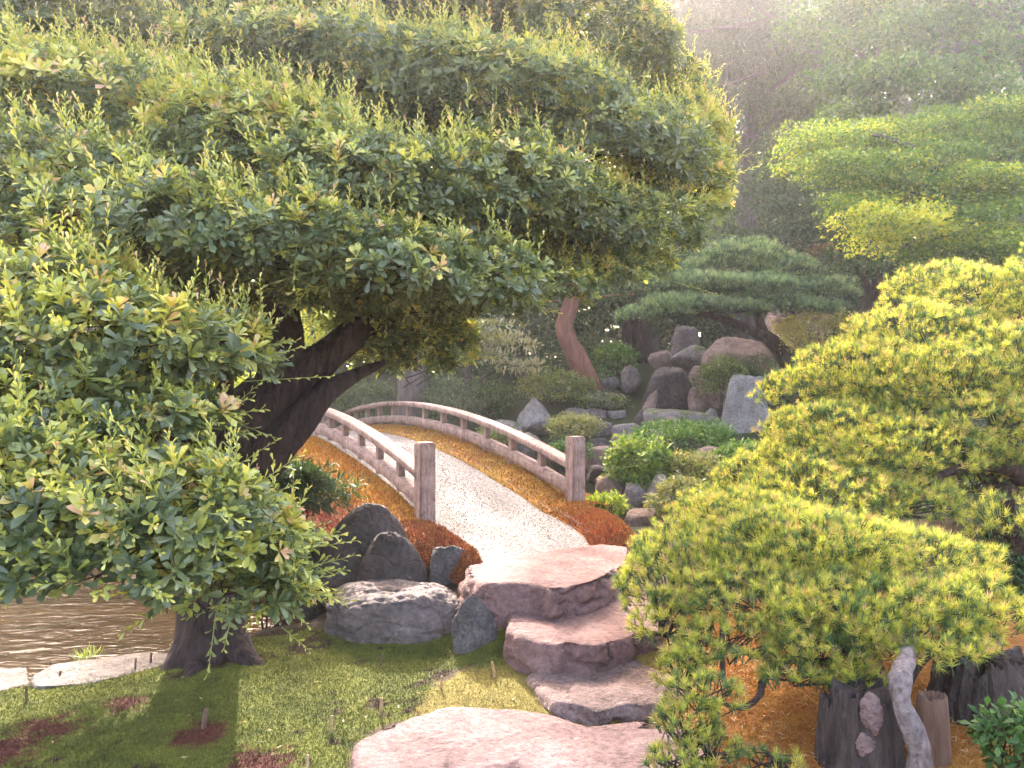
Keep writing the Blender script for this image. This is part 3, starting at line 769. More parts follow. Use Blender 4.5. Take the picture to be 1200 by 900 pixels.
# the bank moss on the bridge
def moss_strip(t0, t1, nf, zf, name, nt_, cols, dens, hh):
    ts = np.linspace(t0, t1, nt_); m_ = 15; V = []; 
    for t in ts:
        a, b = nf(t)
        for f in np.linspace(0, 1, m_):
            n_ = a * (1 - f) + b * f
            V.append(bw(t, n_, zf(t, f)))
    V = np.array(V); V[:, 2] += fbm(V, 4, 61) * .025 + fbm(V, 14, 62) * .010
    i2 = np.arange(nt_ * m_).reshape(nt_, m_); q = np.stack([i2[:-1, :-1], i2[:-1, 1:], i2[1:, 1:], i2[1:, :-1]], -1).reshape(-1, 4)
    t_ = np.clip(.5 + .45 * fbm(V, 2.2, 63) + .35 * fbm(V, 9, 64), 0, 1); t_[:] = np.clip(t_ , 0, 1)
    fr = np.tile(np.linspace(0, 1, m_), nt_)
    C = cols(t_, fr, np.repeat(ts, m_))
    g = Geo(); g.add(V, quad=q, col=C * .75)
    # sprigs over the sheet
    n = dens; qi = rng.integers(0, len(q), n); u, v = rng.uniform(size=(2, n, 1))
    a, b, c, d = (V[q[qi, k]] for k in range(4))
    P = a * (1 - u) * (1 - v) + b * u * (1 - v) + c * u * v + d * (1 - u) * v
    N = unit(np.cross(b - a, d - a)); N *= np.sign(N[:, 2:3] + 1e-6)
    cc = C[q[qi, 0]] * rng.uniform(.65, 1.35, (n, 1))
    pal = np.array([[1, 1, 1], [1.1, 1.45, 1.2], [.85, .55, .8], [.55, .5, .7], [1.25, 1.1, .9]])
    cc = cc * pal[rng.integers(0, 5, n)]
    sprigs(g, P, N, hh, .008, np.clip(cc, 0, .8))
    return tag(g.build(name, M['moss']), kind='stuff')

def cols_left(t_, fr, tt):
    gold = np.array([.50, .22, .045]); yel = np.array([.48, .29, .055]); red = np.array([.27, .09, .05])
    k = np.clip(t_ * 1.1, 0, 1)[:, None]; c = gold * (1 - k) + yel * k
    rf = np.clip((fr - .42) * 2.6 + (t_ - .5) * .9 + np.clip(.8 - tt, 0, 1) * .9, 0, 1)[:, None]
    return c * (1 - rf) + red * rf
def cols_right(t_, fr, tt):
    gold = np.array([.42, .19, .045]); yel = np.array([.40, .26, .055]); red = np.array([.38, .13, .05])
    k = np.clip(t_ * 1.1, 0, 1)[:, None]; c = gold * (1 - k) + yel * k
    rf = np.clip((.3 - tt) * .6 + (t_ - .5) * 1.3, 0, .9)[:, None]
    return c * (1 - rf) + red * rf
moss_strip(-.15, 9.0, lambda t: (-.725, -1.66), lambda t, f: float(zdeck(t)) + .035 + .03 * math.sin(f * 3.1) - .34 * f ** 2.4 - (.07 if f < .01 else 0), 'orange_moss', 120, cols_left, 52000, .032)
moss_strip(-1.5, -.1, lambda t: tuple(np.interp(t, [-1.5, -1.0, -.5, -.1], a) for a in ([-.93, -.84, -.77, -.71], [-1.05, -1.12, -1.24, -1.5])), lambda t, f: float(zdeck(t)) + .03 + .05 * math.sin(f * 3.1) - .16 * f * f - (.07 if f < .01 else 0) - 1.5 * max(0, -1.2 - t) ** 2, 'orange_moss', 40, lambda t_, fr, tt: np.array([.34, .14, .045]) * (1 - t_[:, None] * .5) + np.array([.14, .05, .04]) * t_[:, None] * .6, 9000, .026)
moss_strip(-.1, 9.0, lambda t: (.385, 1.1), lambda t, f: float(zdeck(t)) + .02 + .045 * math.sin(f * 3.1) - (.06 if f < .01 else 0), 'orange_moss', 110, cols_right, 42000, .026)
moss_strip(-1.6, -.1, lambda t: tuple(np.interp(t, [-1.6, -1.2, -.8, -.4, -.1], a) for a in ([-.02, .06, .2, .30, .38], [.16, .55, .88, .98, 1.0])), lambda t, f: float(zdeck(t)) - .02 + .12 * math.sin(f * 2.6) - .25 * f ** 4 - 2.2 * max(0, -1.1 - t) ** 2 - (.05 if f < .01 else 0), 'orange_moss', 50, cols_right, 15000, .028)

# moss lawn in the foreground
n = 300000
P = np.c_[rng.uniform(-3.4, 1.9, n), 2.75 + rng.uniform(0, 1, n) ** 1.15 * 2.2]
C, K = zone_colour(P)
keep = (K > 0) & (P[:, 1] > 2.7)
P, C, K = P[keep], C[keep], K[keep]
Pz = gz(P[:, 0], P[:, 1]) + fbm(np.c_[P, P[:, :1] * 0], 5, 31) * .012 + fbm(np.c_[P, P[:, :1] * 0], 1.3, 32) * .02
g = Geo(); hh = np.where(K == 1, .014, .010)
sprigs(g, np.c_[P, Pz - .002], np.array([[0, 0, 1.]]), hh, .0042, np.clip(C * rng.uniform(.6, 1.6, (len(P), 1)), 0, .7), .6)
tag(g.build('moss_lawn', M['moss']), kind='stuff')

# moss patch between the steps
pg = [(540, 706), (560, 690), (640, 697), (700, 706), (620, 730), (585, 735)]
n = 60; g = Geo()
P = rng.uniform([-.45, 4.5], [.5, 5.1], (14000, 2)); P = P[inpoly(P, [tuple(ground_xy(px, py, .28)) for px, py in pg])]
z = gz(P[:, 0], P[:, 1]) + .03 + fbm(np.c_[P, P[:, :1] * 0], 6, 77) * .015
sprigs(g, np.c_[P, z - .02], np.array([[0, 0, 1.]]), .04, .006, np.array([.40, .29, .06]) * rng.uniform(.6, 1.3, (len(P), 1)) * np.array([1, .92, .9]), .5)
tag(g.build('yellow_moss', M['moss']), kind='stuff')

# fallen leaves on the moss
n = 46; P = np.c_[rng.uniform(-2.4, .3, n), rng.uniform(3.15, 4.5, n)]
_, K = zone_colour(P); P = P[K > 0]; z = gz(P[:, 0], P[:, 1]) + .028
g = Geo(); stamp(g, LEAF, LEAF_Q, np.c_[P, z], np.c_[rng.normal(size=(len(P), 2)), rng.normal(0, .15, len(P))], np.array([[0, 0, 1.]]) + rng.normal(0, .3, (len(P), 3)), .03, .012, rng.uniform(0, 1, len(P)))
tq = rng.uniform(-1.0, 5, 60); lq, rq = strip_edges(tq); nq = lq + (rq - lq) * rng.uniform(0, 1, 60) ** .5
stamp(g, LEAF, LEAF_Q, np.c_[C0 + H2 * tq[:, None] + N2 * nq[:, None], zdeck(tq) + .014], np.c_[rng.normal(size=(60, 2)), rng.normal(0, .1, 60)], np.array([[0, 0, 1.]]) + rng.normal(0, .25, (60, 3)), .028, .012, rng.uniform(-.3, .6, 60).clip(0, 1))
tag(g.build('fallen_leaves', M['dead_leaf']), kind='stuff')

# shed pine needles over the orange ground and the paths' edges
n = 5200; P = np.c_[rng.uniform(.55, 2.6, n), rng.uniform(2.7, 4.6, n)]
z = gz(P[:, 0], P[:, 1]) + .016 + fbm(np.c_[P, P[:, :1] * 0], 1.3, 32) * .02
g = Geo(); stamp(g, QLEAF, QLEAF_Q, np.c_[P, z], np.c_[rng.normal(size=(n, 2)), rng.normal(0, .18, n)], np.array([[0, 0, 1.]]) + rng.normal(0, .3, (n, 3)), rng.uniform(.03, .06, n), .0035, rng.uniform(0, 1, n) ** 1.5)
tag(g.build('shed_needles', M['dead_leaf']), kind='stuff')

# bamboo stakes
def stake_mesh(h, r, seed):
    g = Geo(); tube(g, [(0, 0, -.08), (0.002, 0, h * .5), (0, 0.002, h)], [r, r * 1.02, r], 8, 3, .06, seed); return g
STK = [(517, 807, .075, 'tan bamboo stake at the corner where green and yellow moss meet', 'bamboo'),
       (579, 798, .085, 'taller tan bamboo stake on the yellow moss beside the rough stepping stone', 'bamboo'),
       (446, 832, .08, 'pale bamboo stake on green moss above the broad pink stone', 'bamboo'),
       (389, 852, .075, 'pale bamboo stake in open green moss left of the broad pink stone', 'bamboo'),
       (359, 900, .085, 'pale bamboo stake beside the red moss patch at the bottom edge', 'bamboo'),
       (239, 850, .085, 'thick leaning weathered stake above the dark red moss patch', 'bamboo_grey'),
       (159, 789, .07, 'thin dark stake in front of the long pale pond stone', 'bamboo_grey'),
       (177, 782, .075, 'thin dark stake beside the trunk end of the pale pond stone', 'bamboo_grey'),
       (71, 796, .05, 'short dark stake near the left end of the long pale pond stone', 'bamboo_grey'),
       (31, 828, .09, 'slim dark stake in the moss by the gap between the pond stones', 'bamboo_grey'),
       (446, 780, .07, 'dark stake in shaded moss before the broad flat-topped boulder', 'bamboo_grey'),
       (482, 755, .1, 'stake standing against the front of the broad flat-topped boulder', 'bamboo_grey'),
       (408, 748, .09, 'dark stake at the shaded left end of the flat-topped boulder', 'bamboo_grey'),
       (596, 770, .1, 'weathered stake between the pointed rock and the thick pink step', 'bamboo_grey')]
for i, (px, py, h, lb, mt) in enumerate(STK):
    x, y = ground_xy(px, py, .02); z = g1(x, y)
    r = .011 if i == 5 else rng.uniform(.0055, .0075)
    gg = stake_mesh(h, r, i); o = gg.build('stake', M[mt], smooth=True)
    co = np.concatenate(gg.V); a = o.data.attributes.new('grain', 'FLOAT_VECTOR', 'POINT'); a.data.foreach_set('vector', (co[:, [2, 0, 1]] + i).astype(np.float32).ravel())
    o.location = (x, y, z); o.rotation_euler = (rng.normal(0, .05), (-.16 if i == 5 else rng.normal(0, .05)), rng.uniform(0, 6))
    tag(o, lb, 'stake', 'small stakes in the moss')

# ------------------------------------------------------------------ the big broadleaf tree
tb = at(240, 780, 4.4)
tree = thing('broadleaf_tree', 'huge spreading broadleaf tree with dark forked trunk and yellow-tipped leaves by the pond', 'tree', tb)
g = Geo()
limb(g, [(240, 815, 4.3, .235), (243, 775, 4.35, .205), (248, 735, 4.4, .19), (254, 660, 4.45, .205), (266, 580, 4.5, .215), (290, 510, 4.5, .225), (322, 462, 4.5, .17)], 5, 28, .12)
for rt in ([(228, 745, 4.35, .10), (204, 785, 4.2, .065), (172, 806, 4.1, .025)], [(268, 745, 4.35, .10), (290, 775, 4.25, .065), (316, 788, 4.2, .02)], [(232, 775, 4.25, .07), (222, 800, 4.05, .045), (196, 818, 3.95, .015)]):
    limb(g, rt, 9, 14, .2)
trunk_geo = g
PADS = [(40, 340, 3.0, 120, 60, 0.47), (110, 400, 2.9, 130, 55, 0.47), (225, 415, 3.2, 95, 45, 0.47), (50, 480, 2.8, 120, 60, 0.25), (170, 490, 3.0, 100, 38, 0.30),
        (60, 600, 2.6, 150, 70, 0.42), (190, 590, 2.7, 120, 52, 0.39), (285, 640, 2.8, 72, 55, 0.39), (130, 650, 2.6, 130, 48, 0.25), (265, 685, 2.9, 85, 42, 0.25), (10, 550, 2.5, 100, 60, 0.39), (320, 690, 3.0, 40, 40, 0.22),
        (60, 230, 3.6, 150, 70, 0.30), (200, 275, 3.5, 150, 60, 0.26), (330, 290, 3.6, 130, 55, 0.26), (450, 320, 3.7, 115, 52, 0.20), (545, 325, 4.0, 90, 45, 0.16),
        (420, 230, 4.0, 150, 60, 0.26), (300, 185, 4.2, 160, 60, 0.55), (120, 150, 4.4, 180, 70, 0.60), (560, 230, 4.4, 140, 58, 0.26), (660, 262, 4.9, 115, 48, 0.20),
        (755, 265, 5.4, 80, 45, 0.20), (680, 180, 5.2, 150, 58, 0.26), (795, 190, 5.8, 62, 75, 0.75), (560, 130, 5.0, 180, 60, 0.30), (380, 105, 5.0, 180, 50, 0.35),
        (180, 60, 5.2, 220, 60, 0.35), (450, 25, 5.6, 200, 60, 0.30), (640, 70, 5.8, 160, 60, 0.30), (750, 120, 6.2, 95, 55, 0.35), (250, -50, 5.8, 300, 60, 0.30), (590, -40, 6.2, 160, 40, 0.30),
        (-60, 100, 4.6, 150, 80, 0.30), (-80, -20, 5.2, 200, 80, 0.30), (-120, 300, 3.4, 120, 90, 0.47), (-120, 520, 2.9, 130, 110, 0.39),
        (120, 560, 4.4, 130, 50, 0.13), (60, 480, 4.6, 150, 60, 0.13), (200, 640, 4.2, 60, 40, 0.13), (160, 420, 5.0, 90, 30, 0.13), (480, 395, 5.2, 80, 34, 0.13), (470, 360, 4.6, 80, 34, 0.20), (400, 345, 4.2, 80, 30, 0.16), (560, 350, 4.8, 60, 30, 0.20), (90, 290, 4.4, 150, 60, 0.13), (380, 170, 5.6, 200, 60, 0.13), (600, 180, 5.8, 200, 50, 0.13), (200, 110, 5.8, 220, 60, 0.13), (620, 20, 6.4, 150, 60, 0.26), (430, 80, 6.2, 220, 60, 0.13), (300, 330, 5.2, 150, 40, 0.07), (560, 290, 5.4, 180, 40, 0.13), (150, 350, 4.8, 150, 50, 0.07), (514, 394, 5.2, 42, 24, 1.30), (536, 418, 5.2, 22, 18, 1.30), (440, 415, 5.2, 46, 26, 0.07), (455, 390, 4.9, 60, 24, 0.26), (488, 428, 5.2, 44, 20, 0.26), (400, 330, 3.9, 70, 30, 0.26), (580, 348, 4.6, 56, 32, 0.33), (632, 335, 4.9, 64, 28, 0.26), (690, 318, 5.2, 56, 24, 0.30), (742, 312, 5.4, 46, 20, 0.30), (822, 225, 5.8, 34, 60, 0.90), (660, 305, 5.4, 90, 25, 0.33)]  # the two yellowest pads are a sunlit lobe, painted with young-leaf tones
g = Geo(); tw = Geo()
for i, (px, py, Y, rx, ry, young_lit) in enumerate(PADS):
    c, R = padw(px, py, Y, rx, ry, .85)
    area = 3.14 * R[0] * max(R[2], R[1] * .7) * 2
    n = int(area * (400 if Y < 3.3 else 500))
    P, N = ell(c, R, n, -.55, 200 + i, .28)
    A = unit(N * .7 + np.array([0, -.2, .7]) + rng.normal(0, .3, (len(P), 3)))
    new = (rng.uniform(size=len(P)) < young_lit * 1.15) & (N[:, 2] > -.25)  # young leaves; on the yellowest pads sunlight put into the leaf colour
    tone = np.where(new, rng.uniform(.6, .92, len(P)), np.clip(rng.normal(.33, .16, len(P)), 0, .6))
    rosettes(g, P, A, rng.uniform(*((.040, .086) if Y < 3.3 else (.038, .074) if Y < 4.6 else (.036, .068)), len(P)), 9, tone)
    # long young shoots standing out of the top
    up = N[:, 2] > .15; k = int(n * min(young_lit, .8) * .5)
    if k:
        j = rng.choice(np.where(up)[0], min(k, up.sum()), replace=False)
        Ps = c + (P[j] - c) * .97
        As = unit(N[j] * .45 + np.array([-.25, -.2, .85]) + rng.normal(0, .3, (len(j), 3)))
        shoots(g, Ps, As, rng.uniform(.10, .26, len(j)), 12, .050, rng.uniform(.6, .88, len(j)))
for i, (px, py, Y, rx, ry, young_lit) in enumerate(PADS):
    if young_lit < .08: continue
    c, R = padw(px, py, Y, rx, ry, .85); k = 24 if Y < 3.4 else 9
    P, N = ell(c, R, 400, -.8, 200 + i, .28); j = rng.choice(np.where((np.abs(N[:, 2]) < .75) & (N[:, 1] < .5))[0], k)
    As = unit(N[j] * np.array([1, 1, .4]) + np.array([0, -.1, .12]) + rng.normal(0, .28, (k, 3)))
    shoots(g, c + (P[j] - c) * .95, As, rng.uniform(.08, .27, k), 11, .050, rng.uniform(.45, .8, k))
# single shoots that hang over the dark trunk
for (a, b, Y, Y2) in (((305, 420), (360, 405), 3.1, 3.15), ((285, 447), (388, 441), 3.1, 3.0), ((255, 560), (322, 517), 2.9, 2.9), ((330, 735), (362, 762), 3.0, 2.9), ((690, 300), (770, 325), 4.9, 4.8), ((770, 260), (830, 245), 5.3, 5.2), ((790, 330), (840, 345), 5.0, 4.8)):
    p0, p1 = at(*a, Y), at(*b, Y2); v = p1 - p0; Ls = np.linalg.norm(v)
    shoots(g, p0[None], v[None] / Ls, np.array([Ls]), 13, .036, np.array([.66]))
g.build('crown', M['leaf_big'], tree)
# twigs through the pads
for i, (px, py, Y, rx, ry, young_lit) in enumerate(PADS):
    c, R = padw(px, py, Y, rx, ry, .85)
    P, N = ell(c, R * .9, 16, -.3, 200 + i, .2)
    c0 = c - np.array([0, 0, R[2] * .2])
    stems(tw, np.repeat(c0[None], len(P), 0) + rng.normal(0, .06, (len(P), 3)), P, .0035, .5)
trunk_geo.V += tw.V; trunk_geo.A += tw.A; trunk_geo.Q += [q + trunk_geo.n for q in tw.Q]; trunk_geo.n += tw.n
trunk = trunk_geo.build('trunk', M['bark_dark'], tree, True)
def tlimb(spec, seed):
    g = Geo(); limb(g, spec, seed, 16, .12); o = g.build('limb', M['bark_dark'], None, True)
    o.parent = trunk
tlimb([(310, 490, 4.5, .16), (328, 440, 4.5, .135), (333, 395, 4.55, .115), (329, 345, 4.6, .10), (330, 250, 4.7, .07), (300, 120, 4.9, .035)], 3)
tlimb([(300, 500, 4.45, .17), (345, 450, 4.5, .125), (390, 410, 4.6, .10), (440, 375, 4.75, .085), (530, 320, 5.0, .06), (660, 250, 5.4, .045), (770, 220, 5.7, .02)], 4)
tlimb([(300, 545, 4.4, .15), (345, 500, 4.4, .105), (380, 462, 4.45, .07), (412, 442, 4.6, .045), (450, 425, 4.8, .02)], 6)
tlimb([(280, 535, 4.5, .16), (238, 507, 4.4, .10), (180, 498, 4.2, .07), (100, 500, 3.5, .045), (30, 490, 3.0, .02)], 7)
tlimb([(244, 512, 4.4, .07), (262, 465, 4.3, .05), (264, 400, 4.1, .03), (240, 320, 3.8, .015)], 8)
tlimb([(255, 640, 4.4, .08), (200, 620, 3.8, .05), (130, 610, 3.1, .03), (60, 590, 2.7, .012)], 10)



# ------------------------------------------------------------------ yellow pines on the right
def pine_bush(name, label, base, limbs, pads, mat, L, k, dens, w, tone_fn, group=None, zmin=-.45, barkm='bark_dark', twn=10, lump=(.3, 2.8)):
    t = thing(name, label, 'pine tree', base, group)
    g = Geo()
    for i, l in enumerate(limbs): limb(g, l, 300 + i, 10, .18)
    tw = g
    for i, (px, py, Y, rx, ry) in enumerate(pads):
        c, R = padw(px, py, Y, rx, ry, .8)
        area = 3.14 * R[0] * max(R[2], R[1] * .7) * 2
        n = max(20, int(area * dens))
        P, N = ell(c, R, n, zmin, 400 + i * 7, lump[0], .70, lump[1])
        A = unit(N * .55 + np.array([0, 0, .8]) + rng.normal(0, .28, (len(P), 3)))
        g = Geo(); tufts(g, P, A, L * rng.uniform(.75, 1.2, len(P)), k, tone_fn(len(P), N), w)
        stems(g, P - A * L * 1.0, P + A * L * .2, .003, .0)
        g.build('needle_pad', M[mat], t)
        sel = rng.choice(len(P), min(len(P), twn * 2), replace=False)
        c0 = c - np.array([0, 0, R[2] * .5])
        q = c0 + (P[sel] - c0) * .3 + rng.normal(0, .02, (len(sel), 3))
        stems(tw, np.repeat(c0[None], len(sel), 0), q, .007, .5); stems(tw, q, P[sel], .0045, .5)
    tw.build('trunk', M[barkm], t, True)
    return t

def tone_y(n, N):
    t = np.clip(rng.normal(.66, .17, n), .05, .92)
    b = rng.uniform(size=n); t[b < .11] = .97; t[(b > .11) & (b < .26)] = .22
    return t
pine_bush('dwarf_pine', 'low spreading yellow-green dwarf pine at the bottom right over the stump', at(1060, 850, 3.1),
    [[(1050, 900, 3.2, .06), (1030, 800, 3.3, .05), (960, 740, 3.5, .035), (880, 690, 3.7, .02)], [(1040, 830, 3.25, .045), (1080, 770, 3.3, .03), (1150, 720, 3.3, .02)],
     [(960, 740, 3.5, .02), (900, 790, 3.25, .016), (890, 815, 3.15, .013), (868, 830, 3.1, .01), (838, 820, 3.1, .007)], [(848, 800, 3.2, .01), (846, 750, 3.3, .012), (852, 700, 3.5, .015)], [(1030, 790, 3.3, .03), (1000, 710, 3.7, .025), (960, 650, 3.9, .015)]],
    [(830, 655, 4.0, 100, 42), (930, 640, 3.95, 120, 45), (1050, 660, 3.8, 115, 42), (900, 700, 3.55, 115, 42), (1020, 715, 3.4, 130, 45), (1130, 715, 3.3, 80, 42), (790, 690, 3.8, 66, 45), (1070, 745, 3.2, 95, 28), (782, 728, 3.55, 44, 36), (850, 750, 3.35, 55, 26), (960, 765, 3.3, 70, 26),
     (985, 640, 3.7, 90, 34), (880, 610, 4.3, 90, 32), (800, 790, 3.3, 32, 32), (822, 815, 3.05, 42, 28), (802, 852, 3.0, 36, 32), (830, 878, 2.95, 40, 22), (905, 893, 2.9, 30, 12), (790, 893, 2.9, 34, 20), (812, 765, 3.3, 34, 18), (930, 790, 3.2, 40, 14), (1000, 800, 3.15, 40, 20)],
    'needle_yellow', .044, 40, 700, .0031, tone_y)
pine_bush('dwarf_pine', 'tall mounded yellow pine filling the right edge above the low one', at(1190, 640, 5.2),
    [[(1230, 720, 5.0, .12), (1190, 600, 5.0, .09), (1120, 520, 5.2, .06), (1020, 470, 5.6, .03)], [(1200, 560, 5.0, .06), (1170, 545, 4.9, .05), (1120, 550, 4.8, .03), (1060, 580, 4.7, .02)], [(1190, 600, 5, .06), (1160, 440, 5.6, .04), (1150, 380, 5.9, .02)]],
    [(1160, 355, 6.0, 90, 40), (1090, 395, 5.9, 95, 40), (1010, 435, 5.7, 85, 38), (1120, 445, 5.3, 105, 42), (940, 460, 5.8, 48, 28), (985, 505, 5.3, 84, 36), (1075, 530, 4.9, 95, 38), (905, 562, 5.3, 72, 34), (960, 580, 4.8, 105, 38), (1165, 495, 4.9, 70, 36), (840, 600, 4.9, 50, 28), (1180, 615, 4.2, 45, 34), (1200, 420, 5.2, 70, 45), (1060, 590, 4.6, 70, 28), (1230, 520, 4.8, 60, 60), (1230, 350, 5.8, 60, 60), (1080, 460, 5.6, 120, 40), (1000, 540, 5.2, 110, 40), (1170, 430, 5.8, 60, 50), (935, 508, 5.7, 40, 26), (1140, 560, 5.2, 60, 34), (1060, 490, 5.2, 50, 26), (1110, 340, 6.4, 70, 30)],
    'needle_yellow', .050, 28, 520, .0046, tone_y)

# stump, gnarled branch, post at the bottom right
t = thing('tree_stump', 'hollow dark weathered stump with pale lichen under the low yellow pine', 'stump', at(1020, 900, 3.0))
def stump_geo(c, r, h, seed, nA=150, nZ=60, jag=.22):
    A = np.linspace(0, 2 * math.pi, nA, endpoint=False); cs = np.c_[np.cos(A), np.sin(A), 0 * A]
    gro = fbm(cs * 3.2, 1.6, seed, 4, .6); top = h * (1 - jag * np.abs(fbm(cs * 2, 1.5, seed + 1, 4)) * 1.6)
    V = []
    for t in np.linspace(0, 1, nZ):
        rr = r * (1.12 - .3 * t ** 1.5) * (1 + .11 * gro) 
        p = np.c_[cs[:, 0] * rr, cs[:, 1] * rr, top * t]
        rr2 = 1 + .17 * fbm(p * np.array([6, 6, 3.2]), 1.3, seed + 2, 6, .65)
        p[:, :2] *= rr2[:, None]; V.append(p)
    for t in (.93, .85, .6, .3, .02):
        p = V[nZ - 1].copy(); p[:, :2] *= t; p[:, 2] += .10 * h * fbm(p, 9, seed + 4, 4) - (1 - t) * .12 * h; V.append(p)
    m_ = len(V); V = np.concatenate(V) + np.asarray(c); i2 = np.arange(m_ * nA).reshape(m_, nA); nx = np.roll(i2, -1, 1)
    g = Geo(); g.add(V, quad=np.stack([i2[:-1], nx[:-1], nx[1:], i2[1:]], -1).reshape(-1, 4)); return g
def on_ground(px, Y): 
    x = (px - 600) / F * Y; return np.array([x, Y, g1(x, Y) - .06])
b0 = on_ground(1012, 3.0); stump_geo(b0, .135, at(0, 800, 3.0)[2] - b0[2], 3).build('body', M['stump'], t, True)
g = rock_geo(at(1020, 838, 2.885), np.array([.05, .035, .09]), 5, sub=5, rough=.28, freq=2.6); g.build('lichen_knob', M['stone_rough'], t, True)
g = rock_geo(at(1014, 872, 2.88), np.array([.04, .03, .05]), 8, sub=5, rough=.3, freq=2.6); g.build('lichen_knob', M['stone_rough'], t, True)
b1 = on_ground(978, 3.06); stump_geo(b1, .07, at(0, 822, 3.0)[2] - b1[2], 13, 90, 40, .3).build('broken_shell', M['stump'], t, True)
g = Geo(); tube(g, [at(1080, 930, 2.8), at(1076, 880, 2.8), at(1066, 845, 2.82), at(1055, 818, 2.85), at(1056, 795, 2.88), at(1062, 772, 2.98), at(1066, 745, 3.15)], [.042, .04, .036, .033, .042, .032, .018], 40, 14, .34, 4)
tag(g.build('gnarled_branch', M['bark_pale'], smooth=True), 'pale gnarled lichen-covered bare branch rising in front of the stump', 'branch')
b0 = on_ground(1092, 3.0); g = stump_geo(b0, .06, at(0, 812, 3.0)[2] - b0[2], 33, 80, 40, .06)
tag(g.build('wooden_post', M['log_brown'], smooth=True), 'brown split wooden post right of the pale gnarled branch', 'post')
b0 = on_ground(1155, 3.35); g = stump_geo(b0, .21, at(0, 760, 3.35)[2] - b0[2], 23)
tag(g.build('tree_stump', M['stump'], smooth=True), 'broad blackish stump in shade at the right bottom corner', 'stump')

# ------------------------------------------------------------------ generic background trees and shrubs
def leafy(geo, c, R, n, L, wr, seed, tone, zmin=-.6, rough=.35, spread=.9, r0=.55, freq=2.4, droop=0):
    P, N = ell(c, R, n, zmin, seed, rough, r0, freq)
    n = len(P)
    D = unit(N * .6 + rng.normal(0, spread, (n, 3)) + np.array([0, 0, -droop]))
    U = unit(np.array([[0, 0, 1.]]) + N * .4 + rng.normal(0, .5, (n, 3)))
    ll = L * rng.uniform(.65, 1.3, n)
    stamp(geo, QLEAF, QLEAF_Q, P, D, U, ll, ll * wr, np.clip(tone + rng.normal(0, .2, n), 0, 1))

def shrub(name, label, px, py, Y, rx, ry, mat, L=.05, n=1800, dr=.8, tone=.5, cat='shrub', group=None, wr=.5, sub=None, zmin=-.8, rough=.42, spread=.9, ns=12):
    c, R = padw(px, py, Y, rx, ry, dr); gnd = g1(c[0], c[1])
    t = thing(name, label, cat, (c[0], c[1], gnd), group)
    g = Geo(); k = sub or max(1, int(rx / max(ry, 1) * 2))
    leafy(g, c, R, n, L, wr, int(px * 7 + py), tone, zmin, rough, spread, .5, 3.2)
    for j in range(6):
        d = unit(rng.normal(size=3)); d[2] = abs(d[2]) * .6
        leafy(g, c + d * R * .75, R * rng.uniform(.25, .42), n // 9, L, wr, j, tone + rng.normal(0, .12), -.3, .3, spread)
    g.build('foliage', M[mat], t)
    s = Geo(); P, _ = ell(c, R * .8, ns, -.1, 5)
    root = np.array([c[0], c[1], min(gnd, c[2] - R[2]) - .02])
    stems(s, np.repeat(root[None], len(P), 0) + rng.normal(0, .03, (len(P), 3)), P, max(.006, L * .12), .5)
    s.build('stem', M['bark_dark'], t)
    return t

SH = 'shrubs of the far bank'
shrub('shrub', 'bright green rounded shrub beside the right bridge post', 750, 546, 8.3, 40, 36, 'leaf_mid', .06, 2600, tone=.75, group=SH)
shrub('clipped_azalea', 'low flat yellow-green azalea in front of the pale pyramid rock', 672, 500, 10.6, 34, 15, 'leaf_azalea', .04, 2200, tone=.62, group=SH)
shrub('clipped_azalea', 'wide mounded azalea above the pale pyramid rock', 650, 452, 12.8, 46, 20, 'leaf_azalea', .05, 2800, tone=.5, group=SH)
shrub('shrub', 'dark low shrub behind the crest of the right bridge rail', 545, 470, 12.8, 62, 32, 'leaf_dark', .06, 3200, tone=.55, group=SH)
shrub('shrub', 'dark shrub beside the thick grey trunk behind the bridge', 432, 470, 13.4, 44, 26, 'leaf_dark', .06, 2000, tone=.5, group=SH)
shrub('shrub', 'open leafy shrub between the curved red trunk and dark trunks', 718, 424, 13.6, 30, 26, 'leaf_mid', .06, 1500, tone=.4, group=SH)
shrub('clipped_azalea', 'brownish-yellow clipped shrub right of the leaning pine trunk', 965, 390, 11.2, 58, 28, 'leaf_azalea', .05, 3200, tone=.8, group=SH)
shrub('shrub', 'small yellow-green plant at the foot of the right bridge post', 712, 592, 7.4, 26, 15, 'leaf_bright', .045, 500, tone=.3, group=SH)
shrub('clipped_azalea', 'mossy green bush growing over the rock outcrop under the pine', 846, 442, 11.4, 28, 26, 'leaf_azalea', .045, 1900, tone=.25, group=SH)
shrub('shrub', 'green ground-cover shrub at the foot of the pale upright slab', 800, 510, 9.6, 62, 18, 'leaf_mid', .05, 2400, tone=.4, group=SH)
shrub('shrub', 'yellow-green low shrub around the small pale rounded rock', 806, 548, 8.4, 54, 20, 'leaf_azalea', .045, 2200, tone=.6, group=SH)
shrub('shrub', 'green shrub touching the left flank of the tall yellow pine', 880, 535, 8.6, 44, 18, 'leaf_mid', .05, 1800, tone=.6, group=SH)
shrub('shrub', 'low shrub beneath the yellow-green one beside the shaded lichen rock', 800, 582, 7.2, 40, 24, 'leaf_azalea', .045, 1600, tone=.55, group=SH)
shrub('shrub', 'tiny clipped bush between the pyramid rock and the right post', 668, 528, 9.6, 26, 14, 'leaf_mid', .04, 900, tone=.3, group=SH)
shrub('shrub', 'pale mossy clump below the right rail between the balusters', 585, 512, 10.6, 30, 13, 'leaf_azalea', .04, 900, tone=.5, group=SH)
shrub('shrub', 'grey-green bush below the leaning pine on the outcrop top', 892, 440, 11.8, 34, 24, 'leaf_grey', .05, 1500, tone=.4, group=SH)
